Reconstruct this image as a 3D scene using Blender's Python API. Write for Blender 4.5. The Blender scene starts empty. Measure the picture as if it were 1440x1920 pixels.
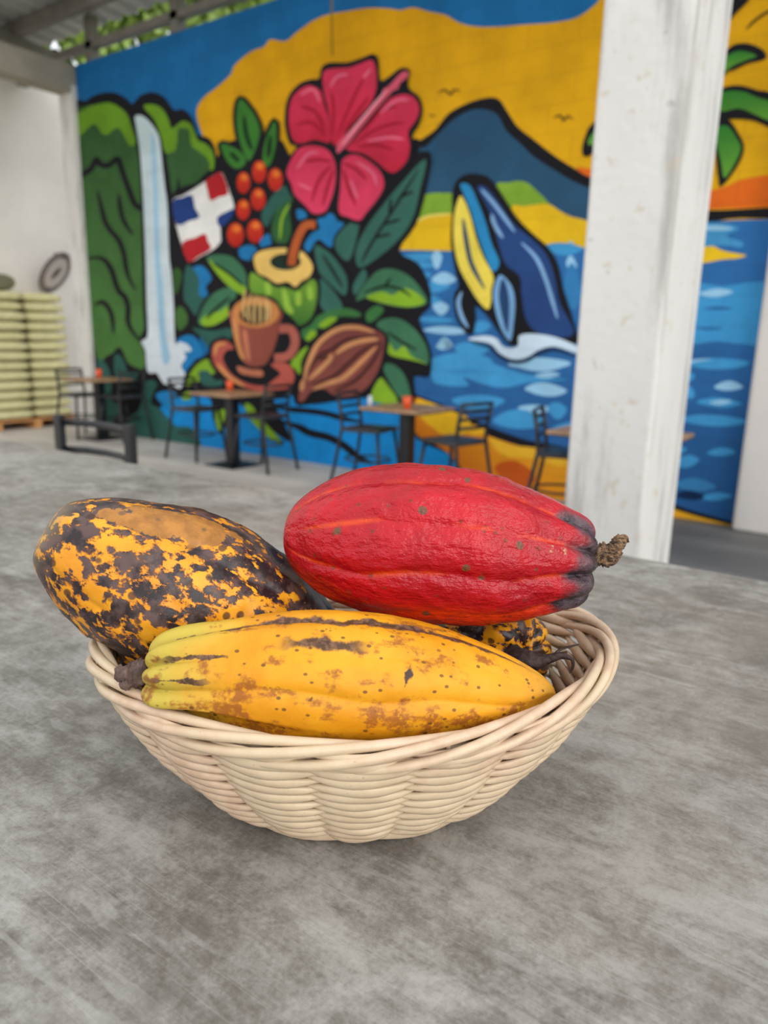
import bpy, bmesh, math, random
from mathutils import Vector, Matrix, noise

random.seed(7)
S = bpy.context.scene
C = S.collection

# ------------------------------------------------------------------ camera
F = 1384.0                                   # focal length in pixels of the 1440x1920 frame
PITCH, ROLL, AZ = math.radians(13.4), math.radians(1.24), math.radians(35.5)
CAM = Vector((0, 0, 1.346))
_f = Vector((-math.sin(AZ) * math.cos(PITCH), math.cos(AZ) * math.cos(PITCH), -math.sin(PITCH)))
_r0 = Vector((math.cos(AZ), math.sin(AZ), 0))
_u0 = _r0.cross(_f)
_r = _r0 * math.cos(ROLL) + _u0 * math.sin(ROLL)
_u = _u0 * math.cos(ROLL) - _r0 * math.sin(ROLL)
ER = _r0.copy()
EF = Vector((-math.sin(AZ), math.cos(AZ), 0))


def ray(x, y):
    return _f + _r * ((x - 720) / F) - _u * ((y - 960) / F)


def hit(x, y, axis, val):
    d = ray(x, y)
    return CAM + d * ((val - CAM[axis]) / d[axis])


def at(x, y, depth):
    return CAM + ray(x, y) * depth


cd = bpy.data.cameras.new('camera')
cam = bpy.data.objects.new('camera', cd)
C.objects.link(cam)
cam.matrix_world = Matrix(((_r.x, _u.x, -_f.x, 0), (_r.y, _u.y, -_f.y, 0), (_r.z, _u.z, -_f.z, CAM.z), (0, 0, 0, 1)))
cd.sensor_fit = 'HORIZONTAL'
cd.sensor_width = 36
cd.lens = F / 1440 * 36
cd.clip_start = 0.02
cd.dof.use_dof = True
cd.dof.focus_distance = 0.375
cd.dof.aperture_fstop = 11.5
S.camera = cam

# ------------------------------------------------------------------ daylight: overcast sky through the open sides
w = bpy.data.worlds.new('overcast_sky')
S.world = w
w.use_nodes = True
bg = w.node_tree.nodes['Background']
bg.inputs[0].default_value = (0.93, 0.97, 1.0, 1)
bg.inputs[1].default_value = 1.2
# hazy sun off to the right, strongly diffused by cloud
sd = bpy.data.lights.new('hazy_sun', 'SUN')
sd.energy = 1.5
sd.angle = math.radians(55)
sd.color = (1.0, 0.97, 0.93)
so = bpy.data.objects.new('hazy_sun', sd)
C.objects.link(so)
so.rotation_euler = Vector((0.86, -0.34, 0.46)).to_track_quat('Z', 'Y').to_euler()
S.view_settings.view_transform = 'Standard'
S.view_settings.look = 'None'
S.view_settings.exposure = 0.28
S.view_settings.gamma = 1.0
S.view_settings.use_curve_mapping = False

ZT = CAM.z - 0.25            # counter top
WY = 5.95                    # mural wall plane
WTOP = 4.51


# ------------------------------------------------------------------ helpers
def lin(c):
    return tuple(((v / 255) / 12.92 if v / 255 <= 0.04045 else ((v / 255 + 0.055) / 1.055) ** 2.4) for v in c)


class NT:
    def __init__(self, name):
        self.m = bpy.data.materials.new(name)
        self.m.use_nodes = True
        self.t = self.m.node_tree
        self.b = self.t.nodes['Principled BSDF']

    def n(self, typ, props=None, **ins):
        nd = self.t.nodes.new('ShaderNode' + typ)
        for k, v in (props or {}).items():
            setattr(nd, k, v)
        for k, v in ins.items():
            key = int(k[1:]) if k[0] == '_' else k.replace('__', ' ')
            self.put(nd.inputs[key], v)
        return nd

    def put(self, sock, v):
        if hasattr(v, 'links') or hasattr(v, 'is_output'):
            self.t.links.new(v, sock)
        elif isinstance(v, tuple) and len(v) == 3 and sock.type == 'RGBA':
            sock.default_value = (*v, 1)
        else:
            sock.default_value = v

    def math(self, op, a, b=0.0, c=0.0, clamp=False):
        nd = self.n('Math', {'operation': op, 'use_clamp': clamp}, _0=a, _1=b)
        if op in ('MULTIPLY_ADD', 'SMOOTH_MIN', 'WRAP', 'COMPARE'):
            self.put(nd.inputs[2], c)
        return nd.outputs[0]

    def mix(self, f, a, b, mode='MIX'):
        nd = self.t.nodes.new('ShaderNodeMix')
        nd.data_type = 'RGBA'
        nd.blend_type = mode
        self.put(nd.inputs[0], f)
        self.put(nd.inputs[6], a)
        self.put(nd.inputs[7], b)
        return nd.outputs[2]

    def noise(self, vec, scale, detail=3.0, rough=0.5, dist=0.0):
        return self.n('TexNoise', None, Vector=vec, Scale=scale, Detail=detail, Roughness=rough, Distortion=dist).outputs[0]

    def step(self, v, lo, hi, a=0.0, b=1.0):
        nd = self.n('MapRange', {'interpolation_type': 'SMOOTHSTEP'}, _0=v, _1=lo, _2=hi, _3=a, _4=b)
        return nd.outputs[0]

    def obj(self):
        return self.n('TexCoord').outputs['Object']

    def mapping(self, vec, scale=(1, 1, 1), rot=(0, 0, 0), loc=(0, 0, 0)):
        return self.n('Mapping', None, Vector=vec, Scale=scale, Rotation=rot, Location=loc).outputs[0]

    def bump(self, h, strength=0.3, dist=0.002):
        return self.n('Bump', None, Strength=strength, Distance=dist, Height=h).outputs[0]

    def out(self, color=None, rough=None, normal=None, **kw):
        if color is not None:
            self.put(self.b.inputs['Base Color'], color)
        if rough is not None:
            self.put(self.b.inputs['Roughness'], rough)
        if normal is not None:
            self.put(self.b.inputs['Normal'], normal)
        for k, v in kw.items():
            self.put(self.b.inputs[k.replace('__', ' ')], v)
        return self.m


def simple(name, col, rough=0.5, var=0.08, scale=8.0, metal=0.0, bump=0.0):
    g = NT(name)
    nz = g.noise(g.obj(), scale, 4)
    c = lin(col)
    f = g.step(nz, 0.3, 0.7)
    colr = g.mix(f, tuple(v * (1 - var) for v in c), tuple(min(1, v * (1 + var)) for v in c))
    kw = {'Metallic': metal}
    return g.out(colr, rough, g.bump(nz, bump, 0.003) if bump else None, **kw)


def meshobj(name, verts, faces, m, parent=None, smooth=False):
    me = bpy.data.meshes.new(name)
    me.from_pydata([tuple(v) for v in verts], [], faces)
    if smooth:
        me.polygons.foreach_set('use_smooth', [True] * len(me.polygons))
    me.materials.append(m)
    me.update()
    o = bpy.data.objects.new(name, me)
    C.objects.link(o)
    if parent is not None:
        o.parent = parent
    return o


class MB:
    """collects shapes of ONE piece"""
    def __init__(self):
        self.v, self.f = [], []

    def add(self, vs, fs):
        n = len(self.v)
        self.v += [Vector(p) for p in vs]
        self.f += [tuple(i + n for i in q) for q in fs]
        return self

    def box(self, x0, x1, y0, y1, z0, z1):
        vs = [(x, y, z) for x in (x0, x1) for y in (y0, y1) for z in (z0, z1)]
        return self.add(vs, [(0, 1, 3, 2), (4, 6, 7, 5), (0, 4, 5, 1), (2, 3, 7, 6), (0, 2, 6, 4), (1, 5, 7, 3)])

    def bbox(self, x0, x1, y0, y1, z0, z1, b=0.01, seg=2):
        bm = bmesh.new()
        bmesh.ops.create_cube(bm, size=1)
        for q in bm.verts:
            q.co = Vector(((x0 + x1) / 2 + q.co.x * (x1 - x0), (y0 + y1) / 2 + q.co.y * (y1 - y0), (z0 + z1) / 2 + q.co.z * (z1 - z0)))
        bmesh.ops.bevel(bm, geom=bm.edges[:], offset=b, segments=seg, profile=0.5, affect='EDGES')
        bm.verts.index_update()
        self.add([q.co.copy() for q in bm.verts], [tuple(q.index for q in p.verts) for p in bm.faces])
        bm.free()
        return self

    def tube(self, pts, rad, sides=8, closed=False, flat=None, updir=None, cap=True):
        pts = [Vector(p) for p in pts]
        n = len(pts)
        if not isinstance(rad, (list, tuple)):
            rad = [rad] * n
        prev = None
        base = len(self.v)
        for i, p in enumerate(pts):
            a = pts[(i - 1) % n] if (closed or i > 0) else p
            b = pts[(i + 1) % n] if (closed or i < n - 1) else p
            t = (b - a).normalized()
            ref = updir[i] if updir else (prev if prev is not None else (Vector((0, 0, 1)) if abs(t.z) < 0.9 else Vector((1, 0, 0))))
            e1 = (ref - t * ref.dot(t)).normalized()
            prev = e1
            e2 = t.cross(e1)
            rr = rad[i]
            r1, r2 = rr if isinstance(rr, (tuple, list)) else (rr, rr * (flat or 1))
            for k in range(sides):
                an = 2 * math.pi * k / sides
                self.v.append(p + e1 * (math.cos(an) * r1) + e2 * (math.sin(an) * r2))
        for i in range(n if closed else n - 1):
            j = (i + 1) % n
            for k in range(sides):
                l = (k + 1) % sides
                self.f.append((base + i * sides + k, base + i * sides + l, base + j * sides + l, base + j * sides + k))
        if not closed and cap:
            self.f.append(tuple(base + k for k in range(sides))[::-1])
            self.f.append(tuple(base + (n - 1) * sides + k for k in range(sides)))
        return self

    def lathe(self, prof, cx=0, cy=0, seg=24):
        base = len(self.v)
        for r, z in prof:
            for k in range(seg):
                a = 2 * math.pi * k / seg
                self.v.append(Vector((cx + r * math.cos(a), cy + r * math.sin(a), z)))
        for i in range(len(prof) - 1):
            for k in range(seg):
                l = (k + 1) % seg
                self.f.append((base + i * seg + k, base + i * seg + l, base + (i + 1) * seg + l, base + (i + 1) * seg + k))
        return self

    def build(self, name, m, parent=None, smooth=False):
        return meshobj(name, self.v, self.f, m, parent, smooth)


def tag(o, label=None, cat=None, group=None, kind=None):
    if label:
        o['label'] = label
    if cat:
        o['category'] = cat
    if group:
        o['group'] = group
    if kind:
        o['kind'] = kind
    return o


def thing(name, label, cat, loc=(0, 0, 0), rz=0.0, group=None):
    o = bpy.data.objects.new(name, None)
    C.objects.link(o)
    o.empty_display_size = 0.05
    o.location = loc
    o.rotation_euler = (0, 0, rz)
    return tag(o, label, cat, group)


def dup(root, loc, rz, label):
    r = root.copy()
    C.objects.link(r)
    r.location = loc
    r.rotation_euler = (0, 0, rz)
    r['label'] = label
    for ch in root.children:
        c = ch.copy()
        C.objects.link(c)
        c.parent = r
        for gch in ch.children:
            d = gch.copy()
            C.objects.link(d)
            d.parent = c
    return r


def smooth_closed(pts, sub=4):
    n = len(pts)
    out = []
    for i in range(n):
        p0, p1, p2, p3 = pts[i - 1], pts[i], pts[(i + 1) % n], pts[(i + 2) % n]
        for k in range(sub):
            t = k / sub
            out.append(tuple(0.5 * (2 * p1[a] + (p2[a] - p0[a]) * t + (2 * p0[a] - 5 * p1[a] + 4 * p2[a] - p3[a]) * t * t
                                    + (3 * p1[a] - p0[a] - 3 * p2[a] + p3[a]) * t ** 3) for a in range(len(p1))))
    return out


def smooth_open(pts, sub=5):
    q = [pts[0]] + list(pts) + [pts[-1]]
    out = []
    for i in range(1, len(q) - 2):
        p0, p1, p2, p3 = q[i - 1], q[i], q[i + 1], q[i + 2]
        for k in range(sub):
            t = k / sub
            out.append(tuple(0.5 * (2 * p1[a] + (p2[a] - p0[a]) * t + (2 * p0[a] - 5 * p1[a] + 4 * p2[a] - p3[a]) * t * t
                                    + (3 * p1[a] - p0[a] - 3 * p2[a] + p3[a]) * t ** 3) for a in range(len(p1))))
    out.append(tuple(pts[-1]))
    return out


# ------------------------------------------------------------------ materials
def concrete_counter():
    g = NT('polished_concrete')
    o = g.obj()
    c1 = g.noise(o, 4.0, 6, 0.6, 0.6)
    c2 = g.noise(o, 16, 6, 0.65, 0.8)
    c3 = g.noise(o, 75, 5, 0.68, 0.4)
    grain = g.noise(o, 420, 4, 0.75)
    pores = g.noise(o, 1100, 2, 0.6)
    d1 = g.noise(g.mapping(o, (16, 75, 1), (0, 0, 0.95)), 1.0, 4, 0.65, 0.5)
    d2 = g.noise(g.mapping(o, (18, 80, 1), (0, 0, -0.25)), 1.0, 4, 0.65, 0.5)
    d3 = g.noise(g.mapping(o, (20, 90, 1), (0, 0, 2.0)), 1.0, 4, 0.65, 0.5)
    w1 = g.step(g.noise(o, 6.0, 2), 0.46, 0.56)
    w2 = g.step(g.noise(g.mapping(o, loc=(3, 7, 0)), 5.0, 2), 0.47, 0.55)
    dd = g.mix(w2, g.mix(w1, d1, d2), d3)
    f1 = g.noise(g.mapping(o, (40, 900, 1), (0, 0, 0.9)), 1.0, 2, 0.6)
    f2 = g.noise(g.mapping(o, (40, 900, 1), (0, 0, -0.5)), 1.0, 2, 0.6)
    ff = g.mix(w1, f1, f2)
    v = g.math('MULTIPLY_ADD', c1, 0.24, g.math('MULTIPLY_ADD', c2, 0.27, g.math('MULTIPLY_ADD', c3, 0.20, g.math('MULTIPLY_ADD', dd, 0.17, g.math('MULTIPLY_ADD', ff, 0.05, g.math('MULTIPLY', grain, 0.16))))))
    f = g.step(v, 0.44, 0.65)
    col = g.mix(f, lin((96, 90, 82)), lin((162, 158, 152)))
    warm = g.step(g.noise(g.mapping(o, loc=(1.7, 2.3, 0)), 3.2, 3), 0.46, 0.64)
    col = g.mix(g.math('MULTIPLY', warm, 0.30), col, lin((146, 131, 115)))
    stain = g.step(g.math('MULTIPLY_ADD', c3, 0.3, g.noise(g.mapping(o, loc=(5, 1, 0)), 12, 5, 0.6)), 0.76, 0.90)
    col = g.mix(g.math('MULTIPLY', stain, 0.45), col, lin((84, 78, 69)))
    fk = g.math('MULTIPLY', g.step(g.noise(g.mapping(o, (30, 130, 1), (0, 0, -0.1)), 1.0, 1.5, 0.4, 0.3), 0.57, 0.66), g.step(g.noise(g.mapping(o, loc=(9, 4, 0)), 5.5, 2), 0.50, 0.58))
    col = g.mix(g.math('MULTIPLY', fk, 0.32), col, lin((170, 168, 163)))
    s1 = g.noise(g.mapping(o, (5, 520, 1), (0, 0, 0.62)), 1.0, 2)
    s2 = g.noise(g.mapping(o, (6, 480, 1), (0, 0, 1.9)), 1.0, 2)
    scr = g.math('MAXIMUM', g.step(s1, 0.70, 0.76), g.step(s2, 0.71, 0.77))
    col = g.mix(g.math('MULTIPLY', scr, 0.18), col, lin((190, 184, 174)))
    col = g.mix(g.step(pores, 0.62, 0.74, 0, 0.35), col, lin((74, 68, 60)))
    hair = g.math('MAXIMUM', g.step(g.noise(g.mapping(o, (9, 1500, 1), (0, 0, 0.3)), 1.0, 1), 0.66, 0.72), g.step(g.noise(g.mapping(o, (9, 1500, 1), (0, 0, -0.9)), 1.0, 1), 0.67, 0.73))
    col = g.mix(g.math('MULTIPLY', hair, 0.16), col, lin((196, 190, 180)))
    rough = g.math('MULTIPLY_ADD', v, -0.5, 0.74)
    h = g.math('ADD', g.math('MULTIPLY', c3, 0.7), g.math('ADD', g.math('MULTIPLY', grain, 0.5), g.math('MULTIPLY', dd, 0.7)))
    return g.out(col, rough, g.bump(h, 0.25, 0.001))


def concrete_floor():
    g = NT('floor_concrete')
    o = g.obj()
    c = g.noise(o, 0.9, 5, 0.6)
    c2 = g.noise(g.mapping(o, (0.5, 2.2, 1)), 1.6, 3)
    f = g.step(g.math('MULTIPLY_ADD', c, 0.6, g.math('MULTIPLY', c2, 0.4)), 0.38, 0.62)
    col = g.mix(f, lin((176, 168, 160)), lin((206, 199, 190)))
    # colour turns darker towards the side bay beyond the free-standing pillar
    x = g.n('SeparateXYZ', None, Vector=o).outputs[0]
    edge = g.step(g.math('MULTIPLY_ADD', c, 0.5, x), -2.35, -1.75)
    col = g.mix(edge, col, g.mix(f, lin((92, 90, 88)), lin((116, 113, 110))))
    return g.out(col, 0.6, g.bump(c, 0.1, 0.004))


def mural_paint():
    g = NT('mural_paint')
    col = g.n('Attribute', {'attribute_name': 'paint'}).outputs['Color']
    geo = g.n('NewGeometry').outputs['Position']
    nz = g.noise(geo, 2.2, 5, 0.6)
    c = g.mix(1.0, col, g.mix(g.step(nz, 0.3, 0.7), (0.86, 0.86, 0.86), (1.08, 1.08, 1.08)), 'MULTIPLY')
    xz = g.mapping(geo, (1, 1, 1), (-math.pi / 2, 0, 0))
    br = g.n('TexBrick', {'offset': 0.5}, Vector=xz, Scale=1.0, Mortar__Size=0.006, Mortar__Smooth=0.6, Brick__Width=0.42, Row__Height=0.21)
    c = g.mix(g.math('MULTIPLY', br.outputs['Fac'], 0.13), c, (0.02, 0.02, 0.02))
    hgt = g.math('MULTIPLY_ADD', br.outputs['Fac'], -1.0, g.math('MULTIPLY', g.noise(geo, 40, 3), 0.25))
    return g.out(c, 0.7, g.bump(hgt, 0.35, 0.004), Specular__IOR__Level=0.15)


def white_plaster(name, col, dirty):
    g = NT(name)
    o = g.obj()
    nz = g.noise(o, 2.5, 5, 0.6)
    drip = g.noise(g.mapping(o, (9, 9, 1.1)), 1.0, 5, 0.65)
    c = g.mix(g.step(nz, 0.3, 0.7), tuple(v * 0.93 for v in lin(col)), lin(col))
    if dirty:
        c = g.mix(g.step(drip, 0.50, 0.68, 0, 0.7), c, lin((160, 155, 150)))
        ch = g.noise(o, 16, 4, 0.7)
        c = g.mix(g.step(ch, 0.60, 0.70, 0, 0.6), c, lin((196, 180, 154)))
        c = g.mix(g.step(g.noise(o, 22, 3), 0.68, 0.74, 0, 0.5), c, lin((150, 148, 145)))
    return g.out(c, 0.75, g.bump(g.math('ADD', nz, g.noise(o, 30, 4)), 0.35, 0.006))


def added_sheet_mat():  # see-through material for the roof sheets added to let in more light
    g = NT('added_clear_plastic')
    tr = g.n('BsdfTransparent', None, Color=(0.86, 0.88, 0.86, 1))
    g.b.inputs['Base Color'].default_value = (0.85, 0.87, 0.85, 1)
    g.b.inputs['Roughness'].default_value = 0.3
    f = g.step(g.noise(g.obj(), 3, 3), 0.2, 0.8, 0.08, 0.22)
    mx = g.n('MixShader', None, _0=f, _1=tr.outputs[0], _2=g.b.outputs[0])
    g.t.links.new(mx.outputs[0], g.t.nodes['Material Output'].inputs[0])
    return g.m


M = {}
M['counter'] = concrete_counter()
M['floor'] = concrete_floor()
M['paint'] = mural_paint()
M['white'] = white_plaster('white_plaster', (228, 221, 215), False)
M['pillar'] = white_plaster('worn_white_plaster', (222, 218, 213), True)
M['beam'] = simple('grey_beam', (150, 142, 128), 0.8, 0.1, 3, bump=0.2)
M['steel'] = simple('dull_steel', (120, 114, 106), 0.6, 0.12, 4)
M['roof'] = simple('zinc_roof', (158, 158, 156), 0.5, 0.12, 2)
M['black'] = simple('black_metal', (24, 24, 27), 0.42, 0.1, 20)
M['seat'] = simple('black_vinyl', (48, 48, 53), 0.45, 0.1, 30, bump=0.1)
M['wood'] = simple('table_wood', (160, 124, 92), 0.45, 0.22, 9)
M['orange'] = simple('orange_plastic', (232, 92, 48), 0.4, 0.05, 20)
M['glass_white'] = simple('white_shaker', (205, 210, 218), 0.25, 0.05, 20)
M['sack'] = simple('woven_sack_cloth', (206, 199, 152), 0.85, 0.1, 7, bump=0.25)
M['sack_dark'] = simple('dark_sack_cloth', (120, 116, 92), 0.85, 0.2, 7, bump=0.25)
M['pallet'] = simple('pallet_wood', (196, 140, 86), 0.75, 0.2, 6)
M['brown'] = simple('sign_brown', (70, 44, 44), 0.5, 0.05, 5)
M['sign'] = simple('sign_cream', (196, 186, 182), 0.5, 0.05, 5)
M['leaf'] = simple('tree_leaf', (128, 152, 66), 0.6, 0.35, 3)
M['bark'] = simple('tree_bark', (90, 75, 58), 0.9, 0.2, 8)
M['earth'] = simple('outer_ground', (150, 150, 130), 0.9, 0.15, 1)

# ------------------------------------------------------------------ the setting
fl = MB().box(-14, 6, -6, 9, -0.15, 0).build('floor', M['floor'])
tag(fl, 'grey concrete floor of the open hall', kind='structure')
gr = MB().box(-60, 60, -60, 60, -0.4, -0.16).build('ground', M['earth'])
tag(gr, 'ground outside the hall', kind='structure')

# mural wall and white bay wall
wall = MB().box(-9.10, 1.5, WY, WY + 0.2, 0, WTOP)
wall_o = wall.build('wall_back', M['paint'])
tag(wall_o, 'block wall painted with a tropical mural', kind='structure')
wl = MB().box(-10.75, -10.55, -2, 8.2, 0, 5.0).build('wall_left', M['white'])
tag(wl, 'white plastered side wall behind the stacked sacks', kind='structure')
wb = MB().box(-10.55, -9.12, 8.0, 8.2, 0, 5.0).build('wall_bay', M['white'])
tag(wb, 'white wall closing the storage bay', kind='structure')


def put_color(o, c0, c1=None, d=(0, 0, 1)):
    """paint colour, optionally a straight two-colour fade across the shape"""
    me = o.data
    a = me.color_attributes.new('paint', 'FLOAT_COLOR', 'POINT')
    s = [v.co.x * d[0] + v.co.y * d[1] + v.co.z * d[2] for v in me.vertices]
    lo, hi = min(s), max(s)
    for i, v in enumerate(s):
        t = (v - lo) / (hi - lo) if (c1 and hi > lo) else 0
        cc = tuple(c0[k] * (1 - t) + (c1[k] if c1 else c0[k]) * t for k in range(3))
        a.data[i].color = (*cc, 1)


SKYBLUE = (30, 96, 148)
put_color(wall_o, lin((26, 118, 180)), lin((26, 104, 162)))

# --- mural: every painted area is a thin skin of paint on the wall
CR = {'A': (0, 0, 3), 'B': (320, 60, 2.88), 'C': (320, 400, 2.88), 'D': (720, 130, 3.42857), 'E': (140, 180, 4.8),
      'F': (140, 440, 4.8), 'G': (1260, 340, 5.3333), 'H': (720, 620, 3.78947), 'I': (1040, 0, 3.5555),
      'J': (1040, 540, 3.31), 'K': (560, 680, 2.6667), 'L': (310, 680, 4.235), 'M': (600, 700, 3), 'P': (0, 0, 1)}


def px(cr, pts):
    ox, oy, s = CR[cr]
    return [(ox + x / s, oy + y / s) for x, y in pts]


GAIN = 1.08
STACK = [0]


def coat(layer):
    """each coat of paint lies a hair above the one before"""
    STACK[0] += 1
    return WY - 0.0008 * (layer + (STACK[0] % 16) * 0.055)


def paint_mesh(name, loops, col, layer, parent, col2=None, d=(0, 0, 1)):
    vs, fs = [], []
    yy = coat(layer)
    for lp in loops:
        P = [hit(x, y, 1, yy) for x, y in lp]
        for p in P:
            p.x = max(-9.09, p.x)
            p.z = min(max(0.005, p.z), WTOP - 0.002)
        n = len(vs)
        ar2 = sum(P[i].x * P[(i + 1) % len(P)].z - P[(i + 1) % len(P)].x * P[i].z for i in range(len(P)))
        idx = tuple(range(n, n + len(P)))
        fs.append(idx if ar2 > 0 else idx[::-1])
        vs += P
    o = meshobj(name, vs, fs, M['paint'], parent)
    put_color(o, tuple(v * GAIN for v in lin(col)), tuple(v * GAIN for v in lin(col2)) if col2 else None, d)
    return o


def ar(name, cr, pts, col, layer, parent=None, col2=None, d=(0, 0, 1), sub=4):
    return paint_mesh(name, [smooth_closed(px(cr, pts), sub) if sub > 1 else px(cr, pts)], col, layer, parent or wall_o, col2, d)


def ell(cx, cy, rx, ry, rot=0, n=20):
    return [(cx + rx * math.cos(2 * math.pi * k / n) * math.cos(rot) - ry * math.sin(2 * math.pi * k / n) * math.sin(rot),
             cy + rx * math.cos(2 * math.pi * k / n) * math.sin(rot) + ry * math.sin(2 * math.pi * k / n) * math.cos(rot)) for k in range(n)]


def ribbon(pts, wd, closed=False, taper=True):
    p = smooth_closed(pts, 4) if closed else smooth_open(pts, 5)
    n = len(p)
    L, R = [], []
    for i in range(n):
        a = p[i - 1] if (closed or i) else p[i]
        b = p[(i + 1) % n] if (closed or i < n - 1) else p[i]
        tx, ty = b[0] - a[0], b[1] - a[1]
        m = math.hypot(tx, ty) or 1
        h = wd / 2
        if taper and not closed:
            e = min(i, n - 1 - i) / (n * 0.22)
            h *= 0.35 + 0.65 * min(1, e)
        L.append((p[i][0] - ty / m * h, p[i][1] + tx / m * h))
        R.append((p[i][0] + ty / m * h, p[i][1] - tx / m * h))
    return L, R, closed


def line(name, cr, strokes, wd, col, layer, parent=None, closed=False, taper=True):
    """one painted brush line, or a set of lines of one drawing"""
    s = CR[cr][2]
    vs, fs = [], []
    yy = coat(layer)
    for st in strokes:
        L, R, cl = ribbon(px(cr, st), wd / s, closed, taper)
        n0 = len(vs)
        n = len(L)
        for a, b in zip(L, R):
            for q in (a, b):
                p = hit(q[0], q[1], 1, yy)
                p.x = max(-9.09, p.x)
                vs.append(p)
        for i in range(n if cl else n - 1):
            j = (i + 1) % n
            fs.append((n0 + 2 * i, n0 + 2 * i + 1, n0 + 2 * j + 1, n0 + 2 * j))
    o = meshobj(name, vs, fs, M['paint'], parent or wall_o)
    put_color(o, tuple(v * GAIN for v in lin(col)))
    return o


BLK = (24, 23, 28)


def outlined(name, cr, pts, col, layer, wd, parent=None, col2=None, d=(0, 0, 1)):
    o = ar(name, cr, pts, col, layer + 1, parent, col2, d)
    line('outline', cr, [pts], wd * 1.25, BLK, layer, parent or wall_o, closed=True)
    return o


YEL, YEL2 = (224, 170, 22), (212, 152, 8)
sky = ar('painted_yellow_sky', 'P', [(368, 214), (380, 185), (405, 165), (432, 140), (440, 122), (470, 97), (494, 88), (507, 74), (535, 77),
         (557, 60), (585, 40), (612, 28), (650, 21), (690, 15), (730, 16), (750, 19), (775, 14), (805, 22), (835, 28), (862, 43), (895, 50),
         (935, 50), (985, 46), (1040, 42), (1085, 31), (1124, 0), (1150, -40), (1300, -70), (1560, -80), (1560, 460), (1080, 430), (760, 490), (405, 335), (385, 270)],
         YEL, 1, None, YEL2)
line('painted_wall_seam', 'P', [[(622, -10), (622, 40), (623, 105)]], 3.5, (130, 105, 30), 2, taper=False)
ar('painted_orange_haze', 'P', [(1080, 318), (1105, 316), (1220, 350), (1335, 357), (1385, 338), (1440, 328), (1560, 312), (1560, 392), (1440, 388), (1330, 392), (1200, 380), (1103, 345)], (222, 104, 28), 2, sub=2)

# mountain
mt = ar('painted_mountain', 'P', [(770, 280), (790, 262), (816, 243), (842, 212), (880, 192), (915, 183), (936, 187), (953, 212), (971, 238), (1000, 261), (1041, 293),
        (1079, 317), (1103, 331), (1180, 362), (1260, 385), (1330, 394), (1440, 389), (1560, 384), (1560, 410), (1440, 410), (1330, 418), (1103, 500), (760, 500)], BLK, 3)
ar('mountain_slope', 'D', [(210, 570), (280, 490), (420, 345), (520, 280), (600, 255), (680, 265), (735, 300), (790, 400), (880, 480), (960, 560), (1100, 650), (1200, 710), (1320, 765),
   (1500, 840), (1500, 1150), (150, 1150)], (48, 86, 116), 4, mt, (40, 78, 108))
ar('meadow', 'D', [(190, 1010), (215, 860), (240, 815), (300, 797), (380, 795), (450, 815), (470, 1010)], (128, 165, 52), 5, mt)
ar('meadow', 'D', [(720, 750), (800, 728), (870, 717), (930, 735), (990, 790), (1050, 850), (1080, 930), (840, 960)], (128, 165, 52), 5, mt)
ar('beach', 'D', [(70, 1185), (140, 1090), (195, 985), (280, 942), (430, 925), (480, 940), (480, 1190)], (232, 186, 30), 6, mt)
ar('beach', 'D', [(820, 895), (900, 880), (1050, 865), (1130, 910), (1200, 945), (1310, 975), (1600, 1080), (1600, 1200), (1200, 1190), (900, 1160)], (232, 186, 30), 6, mt)
line('beach_foam_line', 'D', [[(195, 985), (280, 945), (430, 928)]], 16, (236, 214, 110), 7, mt)

# sea
NAVY, SEA, LB, PALE = (38, 86, 140), (40, 100, 160), (66, 150, 204), (150, 196, 226)
sea = ar('painted_sea', 'P', [(690, 520), (712, 490), (737, 469), (851, 471), (940, 465), (1026, 460), (1096, 464), (1200, 440), (1325, 416), (1440, 411), (1560, 404), (1560, 1060), (1370, 1010),
         (1000, 980), (760, 905), (780, 770), (720, 720)], NAVY, 7, sub=2, col2=(48, 110, 172))
ar('sand_spit', 'G', [(150, 640), (330, 638), (400, 642), (500, 690), (600, 712), (700, 730), (742, 745), (650, 772), (500, 783), (310, 818), (120, 830)], (236, 192, 34), 8, sea)


def wave(cr, cx, cy, rx, ry, col, layer=9, rot=0.0):
    k = 16
    pts = []
    ph = cx * 0.7 + cy
    for i in range(k):
        a = 2 * math.pi * i / k
        c, s_ = math.cos(a), math.sin(a)
        x = rx * c
        y = ry * s_ * (1 - 0.4 * c * c) + ry * 0.18 * math.sin(2 * c + ph)
        pts.append((cx + x * math.cos(rot) - y * math.sin(rot), cy + x * math.sin(rot) + y * math.cos(rot)))
    ar('wave', cr, pts, col, layer, sea, sub=3)


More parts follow.
